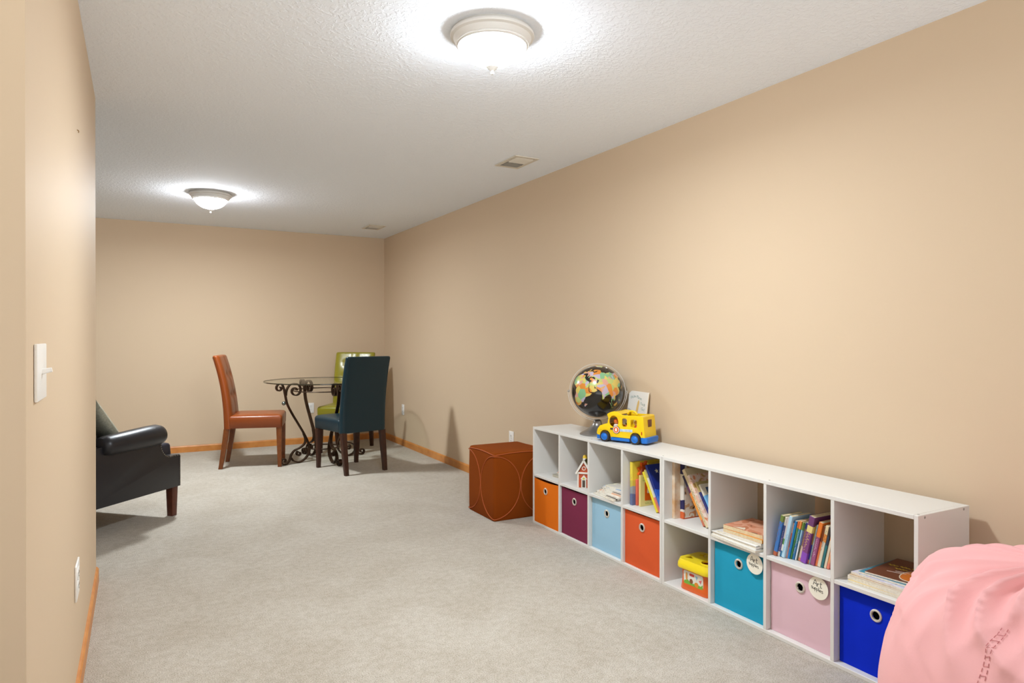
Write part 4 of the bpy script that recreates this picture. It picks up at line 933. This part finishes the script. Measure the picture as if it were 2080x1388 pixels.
# ------------------------------------------------------------------ dining chairs
def dining_chair(name, label, leather, legm, loc, rz, tufts):
    t = thing(name, label, 'dining chair', loc, rz, group='leather parsons chairs round the glass table')
    W = 0.445
    # seat: boxed apron with a domed top
    rings = []
    for z, k in ((0.362, -0.006), (0.366, 0), (0.44, 0.004), (0.455, 0.002), (0.466, -0.008), (0.474, -0.03), (0.480, -0.08), (0.484, -0.16), (0.486, -0.26)):
        rings.append(rrect(W + k, 0.455 + k, max(0.012, 0.02 + k * .02), 5, z, 0, 0.008))
    seat = MB().loft(rings).obj('seat', leather, t, ang=50)
    # back: loft of rounded sections from the seat rail to the top
    back = MB(); rings = []; NX = 22; NZ = 30
    VS = [0.0, 0.004, 0.010] + [0.02 + 0.955 * k / NZ for k in range(NZ + 1)] + [0.981, 0.986, 0.990, 0.994, 0.997, 0.999, 1.0]
    for v in VS:
        z = 0.355 + 0.66 * v
        yc = -0.222 - 0.020 * v - 0.088 * v ** 2.2
        th = 0.085 - 0.022 * v
        wj = W - 0.012 * v
        edge = min(1.0, min((1 - v), v + .012) / 0.022); e2 = math.sqrt(max(0.0, 1 - (1 - edge) ** 2)) if edge < 1 else 1.0
        wj -= 0.03 * (1 - e2); th *= (0.55 + 0.45 * e2)
        ring_ = []
        for i in range(NX + 1):        # front, left to right
            u_ = -math.cos(PI * i / NX)
            rx = abs(u_); prof = (1 - min(1, rx) ** 10) ** 0.5
            yy = yc + th / 2 * prof
            if tufts:
                x_ = u_ * wj / 2
                for tz in tufts:
                    for tx in (-0.085, 0.085):
                        d2 = (x_ - tx) ** 2 + (z - tz) ** 2
                        yy -= 0.016 * math.exp(-d2 / 0.0009) + 0.004 * math.exp(-((z - tz) ** 2) / 0.00025) * math.exp(-(x_ - tx) ** 2 / 0.004)
                    yy -= 0.004 * math.exp(-(x_ / 0.02) ** 2)
            ring_.append((u_ * wj / 2, yy, z))
        for i in range(NX + 1):        # rear, right to left
            u_ = math.cos(PI * i / NX)
            ring_.append((u_ * wj / 2, yc - th / 2 * (1 - min(1, abs(u_)) ** 14) ** 0.5, z))
        rings.append(ring_)
    bo = back.loft(rings).obj('backrest', leather, t, ang=50)
    # welt seams on the rear edges
    for s in (-1, 1):
        P = [(s * 0.93 * (W - 0.012 * v) / 2, -0.222 - 0.020 * v - 0.088 * v ** 2.2 - (0.085 - 0.022 * v) / 2 * (1 - 0.93 ** 14) ** 0.5 + 0.0006, 0.370 + 0.630 * v) for v in [k / 14 for k in range(15)]]
        MB().tube(P, 0.002, 6).obj('welt_seam', leather, bo)
    if tufts:
        for tz in tufts:
            for tx in (-0.085, 0.085):
                v = (tz - 0.355) / 0.66
                MB().sphere((tx, -0.222 - 0.020 * v - 0.088 * v ** 2.2 + (0.085 - .022 * v) / 2 - 0.017, tz), 0.009, 10, s=(1, .5, 1)).obj('button', leather, bo)
    for s in (-1, 1):
        MB().loft([rrect(0.032, 0.032, 0.003, 2, 0.0, s * 0.192, 0.213), rrect(0.048, 0.048, 0.003, 2, 0.366, s * 0.192, 0.208)]).obj('leg', legm, t)
        MB().loft([rrect(0.034, 0.034, 0.003, 2, 0.0, s * 0.190, -0.290), rrect(0.044, 0.042, 0.003, 2, 0.20, s * 0.192, -0.258), rrect(0.048, 0.048, 0.003, 2, 0.358, s * 0.192, -0.236)]).obj('leg', legm, t)
    return t
brown_l = mat('leather_cognac', (132, 62, 20), rough=0.32, spec=0.55, bump=(160, 0.06, 0.001))
blue_l = mat('leather_teal', (16, 44, 54), rough=0.35, spec=0.5, bump=(160, 0.06, 0.001))
green_l = mat('leather_olive', (140, 130, 32), rough=0.28, spec=0.6, bump=(160, 0.06, 0.001))
leg_dark = mat('leg_walnut', (66, 34, 20), rough=0.4, noise=(30, (44, 22, 12), .6)); leg_mid = mat('leg_chestnut', (124, 66, 22), rough=0.35, noise=(30, (96, 46, 14), .6))
def chair_at(cx, cy, facing_deg):
    f = R(facing_deg); fx, fy = math.cos(f), math.sin(f)
    return (cx + 0.035 * fx, cy + 0.035 * fy, 0.0005), f - PI / 2
l, a = chair_at(0.944, 6.694, -15.0); dining_chair('dining_chair', 'cognac brown leather dining chair with tufted back left of the glass table', brown_l, leg_mid, l, a, (0.66, 0.84))
l, a = chair_at(1.681, 6.041, 104.0); dining_chair('dining_chair', 'dark teal leather dining chair seen from behind in front of the glass table', blue_l, leg_dark, l, a, None)
l, a = chair_at(1.93, 7.10, 236.0); dining_chair('dining_chair', 'olive green leather dining chair behind the glass table by the corner', green_l, leg_dark, l, a, (0.62, 0.76, 0.90))

# ------------------------------------------------------------------ glass table
TX, TY, TZ = 1.572, 6.628, 0.765
tb = thing('dining_table', 'round glass top table on dark scrolled iron legs between the three chairs', 'table', (TX, TY, 0.0005), 0)
iron = mat('bronze_iron', (66, 44, 30), rough=0.42, metal=0.55, noise=(60, (44, 28, 18), .6))
glass = bpy.data.materials.new('table_glass'); glass.use_nodes = True
if True:
    nt = glass.node_tree; nt.nodes.clear(); o_ = nt.nodes.new('ShaderNodeOutputMaterial')
    gp = nt.nodes.new('ShaderNodeBsdfTransparent'); gp.inputs[0].default_value = (0.95, 0.97, 0.95, 1); gs = nt.nodes.new('ShaderNodeBsdfGlossy'); gs.inputs['Roughness'].default_value = 0.02
    fr = nt.nodes.new('ShaderNodeFresnel'); fr.inputs[0].default_value = 1.5; mx = nt.nodes.new('ShaderNodeMixShader')
    ge = nt.nodes.new('ShaderNodeNewGeometry'); iv = nt.nodes.new('ShaderNodeMath'); iv.operation = 'SUBTRACT'; iv.inputs[0].default_value = 1.0; nt.links.new(ge.outputs['Backfacing'], iv.inputs[1]); mu = nt.nodes.new('ShaderNodeMath'); mu.operation = 'MULTIPLY'; nt.links.new(iv.outputs[0], mu.inputs[0]); nt.links.new(fr.outputs[0], mu.inputs[1]); mv = nt.nodes.new('ShaderNodeMath'); mv.operation = 'MULTIPLY'; mv.inputs[1].default_value = 0.6; nt.links.new(mu.outputs[0], mv.inputs[0]); nt.links.new(mv.outputs[0], mx.inputs[0]); nt.links.new(gp.outputs[0], mx.inputs[1]); nt.links.new(gs.outputs[0], mx.inputs[2]); nt.links.new(mx.outputs[0], o_.inputs[0])
MB().lathe([(0.537, -0.010), (0.545, -0.008), (0.545, -0.002), (0.537, 0.0)], 96, M=Matrix.Translation((0, 0, TZ))).obj('glass_top', glass, tb)
MB().lathe([(0.544, -0.0105), (0.5475, -0.0095), (0.5475, -0.0015), (0.544, -0.0005)], 96, caps=False, M=Matrix.Translation((0, 0, TZ))).obj('glass_edge', mat('glass_edge', (44, 42, 30), .15, coat=.5), tb)
def iron_leg(az):
    e = Vector((math.cos(az), math.sin(az), 0)); w = Vector((-math.sin(az), math.cos(az), 0))
    P = lambda L_: [e * (r + 0.092) + Vector((0, 0, z)) for r, z in L_]
    m = MB(); bw, bt = 0.030, 0.0105
    def path(L_):
        m.bar(P(L_), w, bw, bt)
    sp2 = lambda L_, k=6: [(p.x, p.y) for p in smooth_path([(a, b, 0) for a, b in L_], k)]
    # main stem with outward curl at the top, sweeping in to the centre and round the foot loop
    curl = list(reversed(spiral((0.362, 0.712), 0.040, 0.010, PI / 2 + .5, -PI * 1.4)))
    path(curl + sp2([(0.336, 0.745), (0.318, 0.700), (0.305, 0.640), (0.285, 0.560), (0.235, 0.465), (0.170, 0.360), (0.118, 0.275), (0.078, 0.195), (0.058, 0.135), (0.066, 0.078), (0.110, 0.028), (0.170, 0.010), (0.222, 0.026), (0.248, 0.060)])[1:])
    # lower S scroll down to the foot curl
    foot = spiral((0.318, 0.0365), 0.032, 0.009, -PI / 2 - .2, PI * 1.5)
    path(sp2([(0.120, 0.272), (0.100, 0.215), (0.112, 0.172), (0.160, 0.140), (0.212, 0.122), (0.246, 0.085), (0.262, 0.040), (0.290, 0.009)])[:-1] + foot)
    path(spiral((0.168, 0.090), 0.026, 0.008, PI * .35, -PI * 1.7))
    # inner scroll below the table top
    path(sp2([(0.300, 0.640), (0.292, 0.690), (0.262, 0.735), (0.215, 0.748)]) + spiral((0.205, 0.682), 0.066, 0.014, PI * .46, PI * 3.0)[1:])
    return m.obj('leg', iron, tb, ang=40)
LEGAZ = (198, 277, 12, 104)
for k in range(4):
    lg = iron_leg(R(LEGAZ[k]))
pad = MB()
for k in range(4):
    a = R(LEGAZ[k]); pad.lathe([(0.016, 0.752), (0.016, TZ - 0.0105)], 14, M=Matrix.Translation((0.440 * math.cos(a), 0.440 * math.sin(a), 0)))
pad.obj('glass_pads', mat('pad_clear', (150, 150, 140), .2), tb)
MB().tube([(0.285 * math.cos(2 * PI * k / 48), 0.285 * math.sin(2 * PI * k / 48), 0.672) for k in range(48)], 0.005, 8, closed=True).obj('upper_ring', iron, tb)
MB().tube([(0.150 * math.cos(2 * PI * k / 32), 0.150 * math.sin(2 * PI * k / 32), 0.122) for k in range(32)], 0.006, 8, closed=True).obj('lower_ring', iron, tb)
a = R(198); MB().sphere((0.412 * math.cos(a), 0.412 * math.sin(a), 0.570), 0.019, 18).obj('glass_ball', mat('ball_steel', (120, 130, 126), .12, .8), tb)

# ------------------------------------------------------------------ armchair
ar = thing('armchair', 'black leather armchair with nailhead trim peeking from behind the left wall', 'armchair', (-0.275, 5.009, 0.0005), R(-43.6))
bk_m = mat('leather_black', (34, 33, 37), rough=0.34, spec=0.5, bump=(120, 0.08, 0.001))
nail_m = mat('nail_pewter', (120, 112, 100), rough=0.35, metal=0.8)
# side panels (profile in y-z): low front block, concave rise to the arm
def side_profile():
    P = [(-0.40, 0.195), (0.38, 0.195), (0.38, 0.392), (0.374, 0.400), (0.300, 0.402)]
    for k in range(7):
        a = k / 6 * PI / 2; P.append((0.300 - 0.088 * math.sin(a) , 0.500 - 0.098 * math.cos(a)))
    P += [(0.208, 0.540), (-0.40, 0.540)]
    return P
for s in (-1, 1):
    M = frame((0, 1, 0), (0, 0, 1), (1, 0, 0), (s * 0.325, 0, 0))
    MB().plate([side_profile()], 0.066, M=M, bev=0.003).obj('side_panel', bk_m, ar)
    # padded roll arm
    rings = []
    for y, r, dz in ((-0.24, 0.030, 0.0), (-0.235, 0.050, 0), (-0.20, 0.060, 0.0), (-0.05, 0.064, 0.004), (0.10, 0.068, 0.008), (0.185, 0.068, 0.010), (0.215, 0.060, 0.010), (0.230, 0.040, 0.010), (0.233, 0.018, 0.010)):
        rings.append([(s * 0.340 + r * 1.12 * math.cos(2 * PI * i / 24), y, 0.545 + dz + r * math.sin(2 * PI * i / 24)) for i in range(24)])
    MB().loft(rings).obj('arm_roll', bk_m, ar, ang=60)
    # nailheads along the front curve
    prof = side_profile()[2:12]; pts = smooth_path([(0, y, z) for y, z in prof], 8); acc = 0; last = pts[0]
    nm = MB()
    for p in pts[1:]:
        acc += (p - last).length; last = p
        if acc > 0.013:
            acc = 0; nm.sphere((s * 0.3605, p.y - 0.004, p.z - 0.003), 0.0042, 8)
    for k in range(14):
        nm.sphere((s * 0.3605, 0.377, 0.203 + 0.0135 * k), 0.0042, 8)
    nm.obj('nailhead_trim', nail_m, ar)
    for y in (0.345, -0.36):
        MB().loft([rrect(0.042, 0.042, 0.003, 2, 0.0, s * 0.325, y), rrect(0.052, 0.052, 0.003, 2, 0.196, s * 0.325, y)]).obj('leg', mat('leg_mahogany', (92, 44, 26), .4, noise=(30, (60, 26, 14), .6)), ar)
MB().box((0, -0.01, 0.268), (0.58, 0.76, 0.146), 0.008).obj('seat_frame', bk_m, ar)
cr = []
for z, k in ((0.343, -0.02), (0.348, 0), (0.405, 0.006), (0.460, 0.0), (0.472, -0.012), (0.480, -0.06), (0.484, -0.2)):
    cr.append(rrect(0.580 + k, 0.61 + k, 0.035, 6, z, 0, 0.085))
MB().loft(cr).obj('seat_cushion', mat('leather_navy', (32, 34, 48), .3, spec=.5), ar, ang=60)
brs = []
for v in [k / 10 for k in range(11)]:
    z = 0.44 + 0.52 * v; y = -0.225 - 0.10 * v; e = 1 - 0.5 * max(0, (v - .9) / .1)
    brs.append([(p[0], p[1] + y, z) for p in rrect(0.575 * (1 - .03 * v), 0.15 * e, 0.05 * e, 6)])
MB().loft(brs).obj('backrest', bk_m, ar, ang=60)
tp = thing('throw_pillow', 'grey green woven pillow propped on the black armchair', 'pillow', ar.location + Matrix.Rotation(R(-43.6), 3, 'Z') @ Vector((0.06, 0.055, 0.520)), rot=(R(128), 0, R(-43.6)))
pr = []
N = 24
t = bmesh.new(); top = {}; bot = {}
for i in range(N + 1):
    for j in range(N + 1):
        a, b = i / N * 2 - 1, j / N * 2 - 1
        f = ((1 - a * a) * (1 - b * b)) ** 0.45; sq = 1 - 0.06 * (1 - a * a) * 0 
        x = a * 0.185 * (1 - .07 * (1 - b * b)); y = 0.185 + b * 0.185 * (1 - .07 * (1 - a * a))
        top[i, j] = t.verts.new((x, y, 0.048 * f)); bot[i, j] = t.verts.new((x, y, -0.048 * f)) if 0 < i < N and 0 < j < N else top[i, j]
for i in range(N):
    for j in range(N):
        t.faces.new((top[i, j], top[i + 1, j], top[i + 1, j + 1], top[i, j + 1]))
        q = [bot[i, j], bot[i, j + 1], bot[i + 1, j + 1], bot[i + 1, j]]
        t.faces.new(q)
pm = MB(); pm.add(t)
pm.obj('pillow_cover', mat('pillow_weave', (176, 174, 156), .95, bump=(90, .3, .002), noise=(90, (140, 140, 124), .6)), tp, ang=80)

# ------------------------------------------------------------------ bean bag
BX, BY = 2.045, 0.815
bb = thing('bean_bag', 'pink fabric bean bag slumped in front of the shelf end', 'bean bag', (BX, BY, 0.0), 0)
pink = mat('beanbag_cotton', (240, 178, 178), rough=0.9, spec=0.15, sheen=0.1, bump=(260, .1, .001))
prof = [(0.0, 0.325), (0.015, 0.365), (0.06, 0.402), (0.12, 0.412), (0.20, 0.418), (0.28, 0.415), (0.36, 0.402), (0.43, 0.382), (0.49, 0.355), (0.535, 0.318), (0.565, 0.275), (0.585, 0.220), (0.598, 0.16), (0.606, 0.095), (0.61, 0.04)]
def prof_at(v):
    x = v * (len(prof) - 1); i = min(int(x), len(prof) - 2); f = x - i
    p0 = prof[max(0, i - 1)]; p1 = prof[i]; p2 = prof[i + 1]; p3 = prof[min(len(prof) - 1, i + 2)]
    cr_ = lambda a, b, c, d: 0.5 * (2 * b + (c - a) * f + (2 * a - 5 * b + 4 * c - d) * f * f + (3 * b - a - 3 * c + d) * f ** 3)
    return cr_(p0[0], p1[0], p2[0], p3[0]), cr_(p0[1], p1[1], p2[1], p3[1])
NT, NVV = 240, 150
def bag(th, v):
    z, r = prof_at(v)
    c, s_ = math.cos(th), math.sin(th)
    # soft gathers that fan out from the neck and fade toward the belly
    g_ = max(0.0, min(1.0, (v - 0.36) / 0.4)); g_ = g_ * g_ * (3 - 2 * g_)
    ph = 0.8 * mnoise.noise(Vector((c * 1.5, s_ * 1.5, z * 4)))
    fold = (1 - abs(math.sin(7.5 * th + 5 * ph + 1.5 * z * 6))) - 0.5
    fold2 = (1 - abs(math.sin(13 * th - 6 * ph + 2))) - 0.5
    big = mnoise.noise(Vector((c * 2.2 + 3, s_ * 2.2, z * 3.0)))
    w1 = mnoise.noise(Vector((c * 5 + 1, s_ * 5, z * 16 + 2 * th)))
    d = g_ * (0.040 * fold + 0.020 * fold2) + 0.016 * big + 0.004 * w1 * (0.3 + g_)
    # long diagonal creases on the belly
    q = z * 9 + 2.2 * th + 1.2 * mnoise.noise(Vector((c * 2, s_ * 2, z * 3)))
    cre = max(0.0, math.sin(q * 2.1)) ** 6
    d += -0.010 * cre * (0.4 + 0.6 * abs(mnoise.noise(Vector((c * 3, s_ * 3 + 7, z * 2)))) * 2) * min(1, z / .15)
    rr_ = max(0.004, r + d * min(1.0, r / 0.12))
    zz = z + g_ * (0.022 * fold + 0.010 * w1) * min(1, r / .2) + 0.010 * big * g_
    return Vector((rr_ * c, rr_ * s_, max(0.0, zz)))
BAGV = [[bag(2 * PI * i / NT, j / NVV) for i in range(NT)] for j in range(NVV + 1)]
MB().loft(BAGV).obj('bag_cover', pink, bb, ang=180)
# double row of seam stitching down the side facing the camera, with little cross ladders
st_m = mat('seam_thread', (190, 112, 112), .8)
m = MB(); sd0 = R(176)
def bagn(th, v):
    p = bag(th, v); e = 1e-3
    n_ = (bag(th + e, v) - p).cross(bag(th, min(1, v + e)) - p); n_ = n_.normalized() if n_.length > 0 else Vector((0, 0, 1))
    if n_.dot(Vector((p.x, p.y, p.z - .2))) < 0: n_ = -n_
    return p + n_ * 0.0012
def seam(off, v): return bagn(sd0 + off + 0.25 * (v - .3), v)
for off in (-0.016, 0.016):
    v = 0.10
    while v < 0.64:
        m.tube([seam(off, v), seam(off, v + 0.009)], 0.0007, 5); v += 0.015
v = 0.10
while v < 0.62:
    m.tube([seam(-0.016, v), seam(0.016, v + .004)], 0.0005, 5); v += 0.022
m.obj('seam_stitching', st_m, bb)
MB().lathe([(0.030, 0.0), (0.036, 0.012), (0.030, 0.028), (0.012, 0.034)], 20, M=Matrix.Translation((0, 0, 0.592))).obj('gathered_neck', pink, bb)

# ------------------------------------------------------------------ light and camera
w = bpy.data.worlds.new('World'); scene.world = w; w.use_nodes = True
wn = w.node_tree; bg = wn.nodes['Background']; bg.inputs[1].default_value = WORLD
tc = wn.nodes.new('ShaderNodeTexCoord'); sp = wn.nodes.new('ShaderNodeSeparateXYZ'); wn.links.new(tc.outputs['Generated'], sp.inputs[0])
rp = wn.nodes.new('ShaderNodeValToRGB'); rp.color_ramp.elements[0].position = 0.40; rp.color_ramp.elements[1].position = 0.56
rp.color_ramp.elements[0].color = (0.97, 1.0, 1.0, 1); rp.color_ramp.elements[1].color = (WSKY, WSKY * .985, WSKY * .96, 1)  # added fill: glow below the horizon lifts the ceiling through the open end
mp = wn.nodes.new('ShaderNodeMath'); mp.operation = 'MULTIPLY_ADD'; mp.inputs[1].default_value = 0.5; mp.inputs[2].default_value = 0.5
wn.links.new(sp.outputs['Z'], mp.inputs[0]); wn.links.new(mp.outputs[0], rp.inputs['Fac']); wn.links.new(rp.outputs[0], bg.inputs[0])
cam = bpy.data.cameras.new('camera'); co = bpy.data.objects.new('camera', cam); COL.objects.link(co)
cam.sensor_width = 36.0; cam.sensor_fit = 'HORIZONTAL'; cam.lens = 1380.34 / 2080 * 36.0
cam.shift_y = -4.008 / 2080
yaw, pitch, roll = R(28.855), R(-0.2475), R(0.0567)
fwd = Vector((math.sin(yaw), math.cos(yaw), 0)); rt = Vector((math.cos(yaw), -math.sin(yaw), 0)); up = Vector((0, 0, 1))
f2 = fwd * math.cos(pitch) + up * math.sin(pitch); u2 = -fwd * math.sin(pitch) + up * math.cos(pitch)
r3 = rt * math.cos(roll) + u2 * math.sin(roll); u3 = -rt * math.sin(roll) + u2 * math.cos(roll)
co.matrix_world = frame(r3, u3, -f2, (0, 0, CAMH))
cam.clip_start = 0.05
scene.camera = co
scene.view_settings.view_transform = 'Standard'; scene.view_settings.look = 'None'; scene.view_settings.gamma = 1.0
scene.view_settings.use_curve_mapping = False
scene.view_settings.exposure = 0.32
